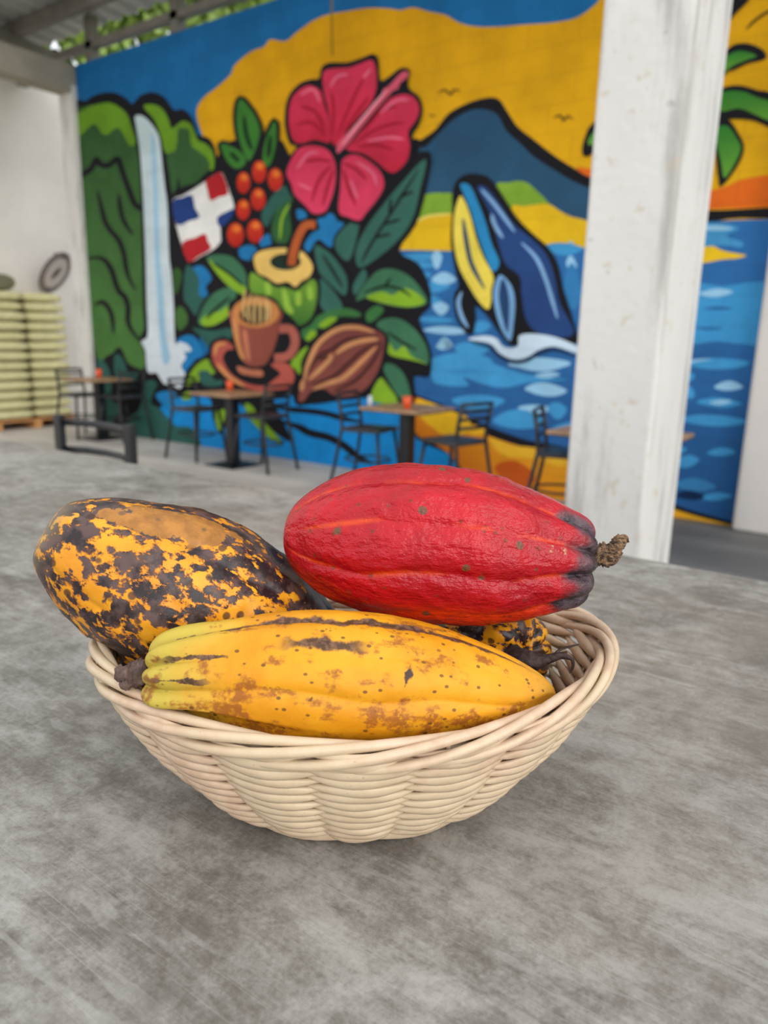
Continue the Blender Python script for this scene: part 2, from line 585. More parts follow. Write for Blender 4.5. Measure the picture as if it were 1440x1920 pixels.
ar('wave', 'H', [(330, 200), (500, 190), (700, 205), (850, 262), (1000, 305), (1180, 335), (1300, 345), (1130, 362), (1000, 375), (900, 400), (800, 402), (690, 375), (560, 330), (600, 392), (400, 385), (340, 340)], LB, 8, sea)
ar('wave', 'G', [(200, 1055), (500, 1048), (1000, 1040), (1000, 1600), (700, 1625), (450, 1600), (100, 1590)], (62, 146, 200), 8, sea)
ar('wave', 'G', [(200, 425), (480, 420), (610, 440), (665, 480), (540, 545), (700, 605), (690, 660), (520, 640), (200, 640)], (70, 146, 196), 8, sea)
for wv in [('D', 230, 1205, 150, 26, LB), ('D', 240, 1262, 110, 22, LB), ('D', 240, 1325, 70, 24, LB), ('D', 320, 1400, 110, 36, LB), ('D', 385, 1350, 80, 40, PALE),
           ('D', 340, 1215, 34, 60, PALE), ('D', 365, 1530, 52, 44, PALE), ('D', 300, 1480, 70, 26, LB), ('D', 400, 1680, 150, 26, PALE), ('D', 395, 1765, 44, 36, PALE),
           ('D', 330, 1610, 120, 22, LB), ('D', 560, 1795, 110, 44, LB), ('D', 620, 1655, 70, 40, LB), ('D', 470, 1880, 230, 55, LB), ('D', 1000, 1890, 200, 44, PALE),
           ('D', 1150, 1150, 130, 40, LB), ('D', 1205, 1255, 34, 56, PALE), ('D', 1200, 1150, 30, 40, PALE), ('D', 1210, 1420, 60, 150, (52, 122, 178)),
           ('H', 1100, 240, 220, 38, PALE), ('H', 1160, 316, 90, 22, PALE), ('H', 1150, 420, 150, 48, PALE), ('H', 670, 500, 190, 56, LB), ('H', 1080, 552, 130, 30, PALE),
           ('H', 960, 640, 190, 70, LB), ('H', 430, 105, 60, 34, PALE), ('H', 630, 135, 120, 40, LB), ('H', 1230, 560, 70, 60, LB),
           ('H', 560, 290, 120, 20, (58, 138, 194)), ('H', 1400, 690, 200, 40, LB),
           ('G', 440, 1115, 170, 42, PALE), ('G', 460, 1272, 150, 16, (40, 96, 150)), ('G', 370, 1470, 140, 18, (44, 104, 160)), ('G', 470, 1820, 290, 54, LB), ('G', 330, 1800, 170, 30, PALE),
           ('G', 440, 470, 170, 26, PALE), ('J', 1020, 470, 190, 32, LB), ('J', 1080, 612, 90, 30, PALE), ('J', 1020, 712, 140, 30, LB), ('J', 1030, 708, 70, 16, PALE), ('J', 980, 822, 220, 36, LB),
           ('J', 820, 1075, 76, 40, LB), ('J', 1035, 1020, 90, 26, LB), ('J', 840, 655, 30, 40, LB), ('J', 820, 545, 50, 34, LB), ('J', 870, 1225, 130, 40, (56, 124, 176)), ('J', 1000, 1295, 100, 24, LB),
           ('J', 840, 1290, 90, 30, (16, 40, 76)), ('J', 700, 1000, 120, 40, LB), ('J', 600, 760, 160, 40, LB)]:
    wave(*wv)

# lower shore
sh = ar('painted_shore', 'P', [(728, 712), (760, 730), (800, 748), (850, 766), (905, 795), (960, 816), (1000, 828), (1060, 838), (1110, 858), (1180, 905), (1262, 944), (1300, 958), (1372, 978),
        (1480, 1010), (1480, 1060), (1370, 1010), (1000, 985), (870, 935), (862, 882), (840, 850), (800, 834), (774, 812), (772, 770)], BLK, 14, sub=2)
ar('sunlit_sand', 'P', [(778, 748), (800, 752), (828, 764), (862, 785), (905, 812), (960, 832), (1000, 842), (1060, 852), (1110, 874), (1190, 928), (1265, 955), (1310, 969), (1368, 984),
   (1480, 1016), (1480, 1060), (1370, 1012), (1000, 985), (872, 935), (864, 878), (852, 862), (833, 844), (813, 832), (781, 814), (777, 790)], (206, 104, 24), 15, sh, (232, 180, 36), (0.35, 0, 0.65))
ar('glowing_sand', 'M', [(545, 150), (610, 160), (690, 190), (760, 220), (835, 250), (835, 330), (700, 345), (640, 310), (560, 240)], (232, 180, 34), 16, sh)
ar('glowing_sand', 'M', [(830, 290), (910, 300), (935, 335), (850, 345)], (238, 178, 40), 16, sh)
ar('glowing_sand', 'K', [(960, 375), (1060, 412), (1180, 425), (1320, 460), (1320, 520), (1180, 480), (1050, 470), (980, 430)], (226, 172, 44), 16, sh)
ar('red_sand', 'K', [(980, 520), (1080, 490), (1180, 560), (1150, 620), (1040, 600)], (190, 84, 24), 16, sh)

# low lagoon along the wall foot
lag = ar('painted_lagoon', 'P', [(280, 742), (330, 700), (420, 735), (560, 730), (700, 745), (790, 790), (860, 880), (866, 945), (600, 905), (264, 838)], (22, 134, 204), 9, sub=2)
line('lagoon_line', 'L', [[(860, 345), (1000, 372), (1150, 385), (1300, 410), (1420, 445), (1560, 470)]], 46, BLK, 10, lag)
line('lagoon_line', 'L', [[(930, 470), (1060, 512), (1150, 558), (1300, 595), (1420, 660), (1520, 740), (1640, 800)]], 60, BLK, 10, lag)

# ---- green cliffs with the waterfall
cl = ar('painted_cliffs', 'P', [(140, 215), (160, 190), (185, 176), (215, 174), (238, 186), (248, 195), (262, 180), (285, 173), (308, 183), (325, 206), (342, 205), (356, 216), (366, 236), (371, 252),
        (391, 259), (402, 276), (407, 302), (406, 322), (385, 345), (360, 420), (345, 500), (352, 560), (372, 620), (372, 690), (352, 735), (330, 745), (300, 765), (318, 790), (372, 835),
        (300, 838), (264, 834), (175, 815), (150, 500)], BLK, 12, sub=3)
gL = ar('cliff_face', 'P', [(142, 215), (160, 199), (182, 195), (205, 192), (225, 201), (240, 216), (248, 240), (254, 270), (260, 300), (263, 350), (265, 420), (267, 500), (268, 570), (270, 615), (262, 635),
        (272, 665), (270, 690), (258, 690), (240, 680), (230, 658), (222, 651), (211, 662), (200, 667), (180, 667), (160, 480), (150, 330)], (74, 116, 58), 13, cl, (44, 78, 42))
ar('cliff_grass', 'E', [(10, 190), (100, 110), (200, 75), (310, 60), (400, 100), (470, 170), (510, 280), (545, 380), (540, 440), (490, 440), (440, 350), (400, 290), (350, 300), (300, 345), (250, 340),
   (200, 270), (160, 255), (110, 300), (60, 345), (10, 350)], (100, 142, 34), 14, cl)
line('cliff_crease', 'E', [[(40, 720), (140, 660), (195, 570), (225, 610), (300, 625), (385, 565), (410, 620), (450, 740), (495, 860), (540, 970), (600, 1015)]], 52, BLK, 15, cl, taper=False)
line('cliff_crease', 'P', [[(183, 359), (188, 380), (196, 413), (207, 432), (223, 451), (232, 475), (236, 500), (242, 522), (254, 543)]], 9.5, BLK, 15, cl)
line('cliff_crease', 'E', [[(395, 880), (410, 1000), (440, 1120), (525, 1250)]], 40, BLK, 15, cl)
line('cliff_crease', 'F', [[(100, 215), (220, 208), (290, 250), (340, 340), (370, 440), (400, 510), (450, 560), (480, 650), (480, 780), (520, 870), (600, 970)]], 50, BLK, 15, cl)
line('cliff_crease', 'F', [[(180, 630), (250, 608), (310, 670), (340, 760), (350, 890)]], 44, BLK, 15, cl)
TEAL = (46, 90, 82)
for q in ([(200, 1130), (265, 1145), (310, 1220), (320, 1300), (230, 1310)], [(355, 1105), (400, 1080), (450, 1150), (480, 1240), (560, 1230), (560, 1300), (380, 1300)],
          [(620, 1340), (700, 1310), (740, 1350), (705, 1430), (690, 1520), (760, 1560), (840, 1650), (920, 1725), (1000, 1725), (1080, 1770), (1130, 1900), (880, 1880), (560, 1820), (470, 1760), (480, 1640), (560, 1600), (600, 1500)],
          [(230, 1340), (330, 1330), (330, 1480), (420, 1560), (330, 1700), (230, 1720)], [(860, 20), (935, 60), (965, 200), (900, 230), (870, 150)]):
    ar('dark_bush', 'F', q, TEAL, 14, cl)
ar('pool_patch', 'F', [(730, 1450), (800, 1410), (900, 1420), (950, 1530), (930, 1610), (880, 1645), (830, 1570)], (30, 122, 180), 15, cl)
ar('hill_grass', 'E', [(620, 95), (700, 75), (780, 110), (840, 200), (870, 290), (920, 260), (970, 225), (1040, 250), (1080, 330), (1110, 400), (1180, 430), (1240, 500), (1258, 600), (1240, 670), (1180, 640),
   (1150, 560), (1080, 490), (1040, 420), (1030, 310), (970, 290), (930, 310), (920, 480), (870, 525), (810, 500), (780, 380), (720, 220)], (100, 142, 34), 14, cl)
ar('hill_slope', 'E', [(830, 530), (900, 495), (925, 400), (930, 310), (980, 290), (1030, 320), (1050, 440), (1120, 500), (1190, 560), (1215, 650), (1150, 720), (1080, 800), (1010, 872), (955, 860), (940, 750),
   (925, 760), (910, 895), (880, 890), (850, 700)], (52, 88, 48), 15, cl)
ar('side_bush', 'F', [(890, 320), (950, 305), (962, 400), (920, 525), (885, 500)], (52, 88, 44), 14, cl)
ar('side_bush', 'F', [(910, 680), (960, 645), (1012, 720), (1012, 800), (950, 862), (910, 800)], (62, 100, 48), 14, cl)
wf = ar('painted_waterfall', 'P', [(253, 219), (263, 216), (276, 224), (290, 241), (299, 262), (304, 305), (309, 350), (314, 390), (317, 480), (321, 510), (325, 565), (328, 640), (337, 641), (352, 646), (359, 658),
        (345, 661), (349, 670), (340, 686), (346, 699), (349, 706), (338, 728), (322, 721), (307, 719), (294, 700), (281, 700), (275, 690), (273, 659), (265, 640), (277, 628), (275, 565), (273, 480), (270, 410),
        (267, 345), (262, 280), (256, 240)], (206, 214, 222), 16, cl, (186, 204, 208))
ar('waterfall_stream', 'P', [(284, 262), (290, 262), (295, 350), (298, 440), (300, 480), (306, 545), (311, 630), (319, 672), (307, 682), (300, 640), (294, 545), (290, 480), (287, 370)], (150, 188, 212), 17, cl)
ar('splash_pool', 'F', [(920, 960), (1000, 905), (1080, 920), (1150, 1020), (1160, 1090), (1080, 1130), (1010, 1240), (965, 1210), (1000, 1060)], (28, 118, 178), 15, cl)

# ---- tropical bouquet
bq = ar('painted_bouquet', 'P', [(396, 335), (404, 300), (425, 270), (450, 262), (530, 265), (560, 350), (640, 370), (700, 350), (752, 300), (806, 285), (800, 350), (780, 420), (748, 470), (785, 495), (806, 540), (806, 575),
        (786, 600), (806, 650), (806, 705), (776, 706), (776, 750), (720, 758), (690, 745), (565, 760), (548, 742), (512, 742), (530, 790), (548, 830), (500, 800), (430, 745), (425, 790), (412, 815), (398, 780),
        (392, 745), (345, 740), (352, 690), (392, 660), (400, 640), (356, 615), (368, 560), (350, 520), (322, 480), (320, 370), (360, 345)], BLK, 18, sub=3)
for q in ([(680, 960), (720, 965), (735, 1000), (690, 1012)], [(785, 985), (870, 980), (900, 1020), (935, 1040), (890, 1140), (855, 1160), (795, 1120), (745, 1190), (722, 1150), (765, 1085), (805, 1060)],
          [(370, 1170), (430, 1150), (470, 1180), (440, 1230), (380, 1222)], [(105, 1290), (170, 1262), (222, 1330), (190, 1375), (200, 1420), (150, 1440), (110, 1400)], [(480, 1130), (530, 1090), (542, 1160), (500, 1172)]):
    ar('sky_gap', 'B', q, (32, 116, 172), 19, bq)
ar('dark_leaf', 'F', [(1000, 300), (1050, 290), (1120, 400), (1120, 540), (1180, 570), (1130, 640), (1095, 730), (1030, 650), (980, 560)], TEAL, 19, bq)
ar('dark_leaf', 'F', [(1060, 840), (1150, 850), (1250, 865), (1400, 840), (1410, 930), (1280, 960), (1200, 1005), (1130, 920)], TEAL, 19, bq)

# flag
fg = ar('painted_flag', 'B', [(8, 912), (60, 885), (120, 850), (190, 805), (262, 756), (290, 785), (320, 870), (342, 940), (320, 1010), (268, 1050), (272, 1130), (225, 1178), (160, 1212), (95, 1244), (60, 1150), (30, 1045)], (226, 224, 220), 20, bq, sub=2)
line('outline', 'B', [[(8, 912), (120, 850), (262, 756), (290, 785), (342, 940), (320, 1010), (272, 1130), (160, 1212), (95, 1244), (60, 1150), (30, 1045)]], 24, BLK, 19, bq, closed=True)
for q, c_ in (([(188, 805), (225, 780), (262, 756), (288, 785), (312, 872), (262, 890), (215, 912), (200, 860)], (176, 34, 42)), ([(8, 914), (60, 895), (116, 880), (130, 950), (157, 1000), (100, 1020), (32, 1042)], (34, 60, 122)),
              ([(60, 1140), (130, 1112), (186, 1088), (200, 1130), (218, 1172), (150, 1212), (95, 1244)], (176, 34, 42)), ([(250, 1002), (300, 972), (342, 955), (322, 1010), (268, 1055)], (34, 60, 122))):
    ar('flag_field', 'B', q, c_, 21, bq, sub=2)

# coffee sprig
GRN, LIME = (58, 116, 44), (132, 172, 42)
for q in ([(375, 362), (425, 410), (462, 470), (482, 540), (455, 640), (420, 695), (390, 640), (362, 540), (355, 440)], [(270, 608), (330, 620), (390, 660), (402, 712), (350, 738), (300, 690)],
          [(562, 480), (570, 570), (562, 640), (532, 722), (498, 700), (510, 590)]):
    outlined('coffee_leaf', 'B', q, GRN, 19, 32, bq)
line('leaf_vein', 'B', [[(395, 450), (410, 560), (440, 640)], [(320, 650), (370, 700)], [(540, 560), (525, 680)]], 26, (20, 52, 24), 21, bq)
for cx, cy, rx, ry in ((478, 755, 38, 60), (565, 797, 40, 62), (393, 815, 37, 58), (472, 903, 40, 60), (392, 960, 37, 56), (350, 1095, 45, 65), (455, 1077, 43, 63)):
    ar('coffee_cherry', 'B', ell(cx, cy, rx, ry), (178, 34, 30), 21, bq, (206, 62, 34), sub=1)
    ar('cherry_shine', 'B', ell(cx + 5, cy - ry * 0.5, rx * 0.5, ry * 0.32), (226, 116, 46), 22, bq, sub=1)
outlined('dark_leaf', 'B', [(660, 890), (642, 970), (650, 1080), (620, 1142), (560, 1130), (545, 1060), (570, 960), (620, 905)], (48, 92, 52), 19, 18, bq)
line('leaf_vein', 'B', [[(640, 930), (600, 1010), (590, 1120)]], 16, LIME, 21, bq)
ar('dark_leaf', 'B', [(500, 960), (560, 870), (620, 830), (655, 880), (570, 960), (520, 1050), (490, 1010)], TEAL, 20, bq)
TE2 = (54, 100, 88)
for q in ([(1378, 685), (1345, 860), (1310, 1000), (1240, 1110), (1130, 1210), (1020, 1272), (1000, 1180), (1060, 1050), (1150, 930), (1250, 810)], [(1015, 1015), (1000, 1130), (960, 1235), (900, 1190), (890, 1120), (940, 1055)],
          [(778, 1158), (840, 1180), (900, 1240), (952, 1330), (940, 1422), (860, 1360), (800, 1290)], [(800, 1330), (880, 1400), (930, 1490), (880, 1530), (810, 1480)], [(985, 1370), (1040, 1280), (1060, 1330), (1000, 1420)]):
    outlined('dark_leaf', 'B', q, TE2, 19, 20, bq)
line('leaf_vein', 'B', [[(1340, 740), (1200, 960), (1080, 1150), (1030, 1250)], [(1180, 980), (1190, 900)], [(1150, 1040), (1240, 1010)], [(1100, 1110), (1190, 1090)], [(1240, 890), (1310, 860)], [(820, 1200), (930, 1380)]], 16, BLK, 21, bq)

# hibiscus
PINK, PINK2 = (206, 52, 84), (186, 34, 58)
pet = [[(820, 260), (830, 212), (880, 197), (960, 192), (1020, 172), (1080, 152), (1103, 180), (1112, 280), (1092, 360), (1040, 440), (980, 510), (930, 580), (880, 610), (862, 540), (850, 420), (830, 340)],
       [(640, 510), (640, 420), (660, 350), (710, 302), (760, 290), (810, 322), (830, 400), (852, 470), (862, 595), (780, 582), (700, 602), (660, 580)],
       [(945, 625), (1040, 500), (1100, 420), (1180, 362), (1260, 335), (1320, 360), (1342, 420), (1322, 480), (1282, 540), (1292, 620), (1272, 700), (1212, 757), (1170, 750), (1110, 700), (1040, 655)],
       [(882, 690), (840, 632), (760, 612), (690, 632), (650, 690), (625, 760), (650, 820), (670, 880), (720, 930), (770, 980), (830, 972), (860, 920), (882, 850), (892, 760)],
       [(928, 690), (990, 662), (1060, 690), (1130, 752), (1152, 830), (1110, 910), (1060, 970), (1020, 1017), (960, 1000), (908, 970), (915, 850), (920, 760)]]
hb = ar('painted_hibiscus', 'B', [(800, 250), (815, 190), (860, 165), (950, 165), (1030, 140), (1090, 118), (1120, 150), (1130, 260), (1180, 240), (1240, 195), (1290, 205), (1280, 270), (1290, 310), (1340, 350), (1360, 420), (1340, 500), (1305, 560),
        (1315, 640), (1290, 730), (1220, 785), (1165, 780), (1175, 850), (1120, 940), (1060, 1000), (1020, 1040), (950, 1020), (890, 985), (860, 970), (830, 1000), (760, 1000), (690, 930), (640, 870), (605, 770), (640, 670), (680, 620), (640, 600), (615, 500), (620, 400), (645, 330), (700, 275), (760, 255)], BLK, 22, sub=3)
for i, q in enumerate(pet):
    ar('petal', 'B', q, PINK, 23, hb, (214, 62, 96) if i > 2 else PINK2, (0, 0, -1))
line('petal_shade', 'B', [[(870, 560), (880, 420), (870, 330)], [(900, 560), (950, 440), (1000, 330), (1050, 240)], [(930, 540), (1010, 430), (1070, 350)], [(700, 400), (780, 430), (830, 520)], [(680, 500), (760, 490), (840, 560)],
     [(980, 610), (1080, 540), (1180, 500), (1260, 490)], [(1010, 620), (1110, 610), (1210, 640)], [(1040, 540), (1130, 430), (1220, 400)], [(870, 700), (800, 690), (730, 700)], [(872, 720), (800, 800), (760, 920)], [(880, 740), (850, 830), (820, 940)],
     [(930, 710), (1000, 740), (1060, 800)], [(930, 740), (960, 840), (1000, 940)]], 17, (160, 22, 44), 24, hb)
line('petal_light', 'B', [[(700, 340), (770, 310), (805, 380)], [(860, 300), (900, 240), (960, 230)], [(1040, 250), (1080, 200)], [(1130, 440), (1220, 370), (1290, 370)], [(1060, 590), (1180, 570), (1260, 580)], [(680, 740), (740, 660), (800, 650)], [(690, 820), (760, 850)],
     [(970, 800), (1010, 900)], [(1000, 700), (1090, 760), (1110, 830)]], 15, (226, 104, 132), 25, hb)
ar('pistil', 'B', [(900, 655), (903, 600), (960, 540), (1060, 430), (1130, 350), (1150, 310), (1180, 290), (1240, 225), (1275, 212), (1282, 240), (1240, 275), (1225, 310), (1200, 320), (1120, 405), (1020, 525), (950, 612)], (206, 84, 106), 27, hb)
line('outline', 'B', [[(905, 650), (960, 540), (1060, 430), (1130, 345), (1200, 270), (1280, 210)], [(920, 650), (1020, 527), (1120, 407), (1200, 325), (1280, 250)]], 26, BLK, 26, hb)
line('pistil_light', 'B', [[(925, 610), (1010, 500), (1100, 390), (1170, 310)]], 12, (232, 150, 164), 28, hb)

# coconut with a straw
cc = ar('painted_coconut', 'C', [(420, 300), (450, 215), (520, 175), (620, 165), (710, 185), (765, 240), (800, 330), (810, 450), (780, 570), (710, 625), (600, 610), (560, 500), (420, 420)], BLK, 22)
ar('coconut_husk', 'C', [(432, 322), (470, 335), (540, 370), (600, 395), (680, 410), (745, 360), (785, 372), (790, 460), (760, 560), (700, 605), (610, 590), (580, 480), (460, 440), (424, 400)], (58, 106, 46), 23, cc, (120, 162, 52))
line('husk_streak', 'C', [[(520, 370), (530, 440)], [(610, 410), (630, 500), (660, 540)], [(690, 420), (690, 500)], [(750, 390), (755, 470)]], 34, (146, 184, 66), 24, cc)
ar('coconut_flesh', 'C', [(448, 250), (470, 212), (540, 192), (620, 187), (700, 202), (742, 240), (767, 290), (750, 340), (705, 368), (672, 397), (632, 370), (572, 378), (520, 345), (470, 320)], (230, 190, 104), 24, cc)
line('outline', 'C', [[(440, 310), (520, 360), (575, 392), (630, 385), (672, 410), (720, 378), (765, 345)]], 18, BLK, 24, cc)
ar('coconut_hole', 'C', ell(620, 262, 84, 45), (30, 48, 38), 25, cc, sub=1)
line('outline', 'C', [[(650, 285), (662, 205), (688, 125), (725, 62), (790, 62)]], 72, BLK, 25, cc, taper=False)
line('straw', 'C', [[(652, 282), (664, 205), (690, 125), (728, 65), (782, 62)]], 44, (178, 88, 44), 26, cc, taper=False)

# leaves around the cup
LE = [([(1000, 470), (1060, 370), (1120, 310), (1200, 300), (1290, 340), (1360, 420), (1382, 485), (1300, 508), (1200, 500), (1120, 480), (1060, 455)], [(1055, 452), (1140, 422), (1200, 440), (1260, 405), (1330, 430), (1372, 482), (1280, 505), (1150, 485)]),
      ([(1112, 600), (1180, 565), (1260, 580), (1340, 650), (1388, 740), (1388, 815), (1320, 790), (1250, 770), (1180, 760), (1170, 690)], [(1182, 700), (1215, 745), (1260, 715), (1300, 770), (1384, 812), (1300, 792), (1180, 762)]),
      ([(1145, 830), (1200, 815), (1260, 870), (1292, 960), (1285, 1030), (1215, 970)], [(1130, 890), (1165, 920), (1225, 1020), (1100, 1020), (1085, 970)]),
      ([(195, 238), (270, 222), (340, 240), (400, 310), (412, 380), (395, 440), (300, 372), (240, 310)], [(205, 250), (250, 280), (330, 340), (405, 400), (392, 440), (310, 390), (240, 312)]),
      ([(148, 575), (190, 480), (250, 420), (340, 398), (352, 450), (310, 550), (230, 602), (170, 607)], [(160, 580), (200, 545), (260, 530), (325, 490), (310, 555), (240, 602), (180, 607)])]
for a, b in LE:
    outlined('bright_leaf', 'C', a, (62, 112, 82), 20, 24, bq)
    ar('leaf_light', 'C', b, LIME, 22, bq)
line('leaf_vein', 'C', [[(1040, 430), (1150, 395), (1240, 410), (1300, 450)], [(1170, 640), (1240, 690), (1330, 740)], [(230, 270), (310, 320), (390, 390)], [(190, 570), (250, 510), (320, 450)], [(1150, 400), (1190, 350)]], 16, (26, 44, 30), 23, bq)
for q in ([(1055, 540), (1110, 498), (1152, 520), (1110, 570), (1065, 588)], [(700, 650), (760, 580), (850, 528), (950, 512), (1025, 540), (1010, 560), (900, 560), (800, 620), (740, 682)]):
    ar('bright_leaf', 'C', q, (58, 112, 60), 21, bq)
for q in ([(88, 905), (130, 830), (200, 788), (247, 850), (200, 880), (140, 912), (90, 932)], [(250, 1060), (292, 1060), (290, 1110), (262, 1175), (243, 1120)], [(400, 1030), (440, 1040), (480, 1100), (600, 1232), (560, 1232), (470, 1160), (420, 1100)],
          [(650, 805), (700, 745), (742, 720), (705, 800), (702, 862), (670, 862)], [(730, 670), (760, 630), (790, 650), (745, 690)], [(800, 600), (860, 560), (900, 570), (830, 620)], [(60, 985), (100, 960), (110, 1000), (70, 1010)]):
    ar('leaf_light', 'C', q, (124, 164, 40), 22, bq)
ar('leaf_shade', 'C', [(150, 860), (200, 850), (240, 900), (280, 900), (270, 930), (180, 930)], TEAL, 23, bq)

# cup and saucer
BR, BRH = (150, 80, 66), (206, 138, 84)
cu = ar('painted_cup', 'C', [(310, 510), (360, 455), (460, 435), (560, 460), (605, 520), (680, 590), (710, 680), (680, 770), (620, 800), (680, 850), (690, 920), (610, 985), (480, 985), (360, 950), (260, 880), (205, 790), (215, 700), (290, 665), (345, 700)], BLK, 24)
ar('saucer', 'C', [(222, 760), (238, 702), (300, 688), (342, 730), (300, 742), (282, 790), (330, 870), (420, 920), (510, 930), (560, 895), (592, 862), (540, 815), (620, 808), (662, 850), (662, 912), (600, 962), (480, 962), (380, 932), (290, 872), (240, 822)], (176, 84, 72), 25, cu)
line('saucer_light', 'C', [[(236, 770), (250, 715), (300, 702)], [(250, 810), (310, 880), (400, 935)]], 20, BRH, 26, cu)
line('cup_handle', 'C', [[(585, 625), (650, 628), (672, 700), (635, 768), (560, 782)]], 46, (168, 92, 78), 25, cu, taper=False)
ar('cup_body', 'C', [(333, 520), (330, 600), (350, 700), (380, 780), (420, 822), (500, 822), (540, 770), (570, 690), (590, 600), (584, 520)], (158, 84, 72), 26, cu, (128, 66, 52), (1, 0, 0))
ar('cup_light', 'C', [(335, 560), (362, 590), (375, 700), (400, 790), (372, 770), (345, 680), (332, 610)], BRH, 27, cu)
ar('cup_light', 'C', [(390, 640), (410, 640), (430, 780), (415, 790), (400, 740)], (196, 120, 88), 27, cu)
ar('cup_foot', 'C', [(362, 825), (430, 842), (492, 848), (492, 882), (400, 872), (365, 852)], (186, 112, 84), 27, cu)
ar('cup_rim', 'C', ell(460, 535, 128, 84), (196, 128, 72), 28, cu, sub=1)
ar('coffee', 'C', ell(456, 548, 86, 54), (62, 44, 30), 29, cu, sub=1)
line('steam', 'C', [[(400, 570), (392, 500), (404, 410)], [(425, 590), (420, 520), (432, 430)], [(452, 600), (450, 540), (458, 440)], [(482, 600), (484, 540), (480, 445)], [(510, 590), (516, 540), (508, 450)], [(528, 575), (534, 530), (526, 465)]], 12, (214, 178, 116), 30, cu)

# cacao fruit
cp = ar('painted_cacao', 'C', [(680, 1030), (685, 930), (715, 825), (745, 725), (820, 635), (900, 592), (1000, 575), (1085, 600), (1170, 655), (1172, 745), (1140, 860), (1075, 960), (985, 1005), (880, 1000), (830, 975), (765, 980), (725, 1030)], BLK, 24)
ar('cacao_skin', 'C', [(690, 1012), (702, 930), (732, 830), (762, 730), (832, 652), (900, 612), (1000, 597), (1080, 620), (1152, 662), (1150, 740), (1120, 850), (1060, 940), (980, 985), (880, 980), (830, 950), (760, 962), (720, 1012)], (132, 72, 64), 25, cp, (118, 62, 56))
line('cacao_ridge', 'C', [[(722, 900), (740, 820), (800, 700), (900, 628), (1000, 616), (1100, 640)], [(745, 900), (850, 800), (870, 760)], [(890, 760), (960, 712), (1060, 682), (1120, 680)], [(770, 950), (860, 915), (930, 890), (1010, 820), (1110, 720)], [(705, 960), (715, 900)]], 26, (198, 138, 92), 26, cp)
line('cacao_furrow', 'C', [[(740, 860), (800, 770), (870, 735), (960, 680), (1130, 662)], [(760, 920), (880, 880), (960, 810), (1040, 740), (1140, 690)], [(880, 960), (1000, 900), (1090, 800), (1145, 700)], [(800, 790), (850, 770)]], 15, (44, 24, 24), 27, cp)

# whale
wh = ar('painted_whale', 'D', [(438, 920), (440, 800), (470, 712), (540, 672), (640, 680), (700, 722), (780, 840), (860, 960), (960, 1060), (1060, 1150), (1120, 1260), (1150, 1400), (1200, 1560), (1240, 1700), (1240, 1760), (1100, 1745), (960, 1700), (862, 1772), (800, 1765), (740, 1695), (680, 1605),
        (590, 1520), (590, 1600), (570, 1700), (520, 1690), (460, 1580), (450, 1450), (480, 1390), (455, 1280), (430, 1100)], BLK, 20, sea)
ar('whale_belly', 'D', [(485, 818), (520, 850), (560, 960), (590, 1080), (640, 1210), (702, 1330), (692, 1460), (670, 1542), (610, 1492), (540, 1382), (480, 1262), (450, 1120), (450, 950)], (236, 212, 84), 21, sea)
line('belly_groove', 'D', [[(508, 960), (530, 1110), (562, 1250), (645, 1410)]], 30, (34, 64, 96), 22, sea)
ar('whale_stripe', 'D', [(490, 740), (550, 745), (602, 850), (652, 980), (692, 1120), (742, 1240), (702, 1300), (650, 1200), (600, 1060), (560, 920), (520, 820)], (42, 134, 188), 21, sea)
ar('whale_back', 'D', [(600, 765), (650, 755), (740, 860), (830, 990), (960, 1100), (1050, 1200), (1100, 1350), (1130, 1500), (1220, 1690), (1100, 1725), (980, 1690), (910, 1600), (885, 1450), (872, 1330), (780, 1250), (730, 1100), (670, 900)], (38, 68, 122), 21, sea)
line('whale_light', 'D', [[(625, 770), (720, 880), (840, 1045)], [(885, 1115), (980, 1215), (1040, 1350), (1080, 1480), (1115, 1600)], [(692, 930), (712, 1000), (765, 1085)], [(500, 1430), (478, 1500), (500, 1590), (540, 1660)]], 26, (130, 172, 216), 22, sea)
outlined('flipper', 'D', [(760, 1325), (730, 1340), (703, 1430), (718, 1560), (760, 1682), (812, 1745), (832, 1640), (842, 1500), (820, 1395)], (118, 164, 208), 22, 22, sea)
ar('flipper_shade', 'D', [(760, 1345), (790, 1400), (806, 1500), (802, 1640), (790, 1690), (755, 1570), (738, 1450)], (36, 64, 106), 24, sea)
ar('splash', 'D', [(540, 1735), (640, 1712), (720, 1728), (760, 1775), (812, 1792), (862, 1775), (870, 1712), (960, 1700), (1100, 1722), (1240, 1780), (1240, 1825), (1100, 1782), (1000, 1802), (920, 1850), (820, 1862), (740, 1822), (680, 1762)], (202, 220, 236), 25, sea)
line('splash_line', 'D', [[(560, 1752), (680, 1785), (740, 1838), (830, 1880), (920, 1868), (1000, 1822), (1100, 1802), (1230, 1845)]], 20, (30, 46, 74), 24, sea)

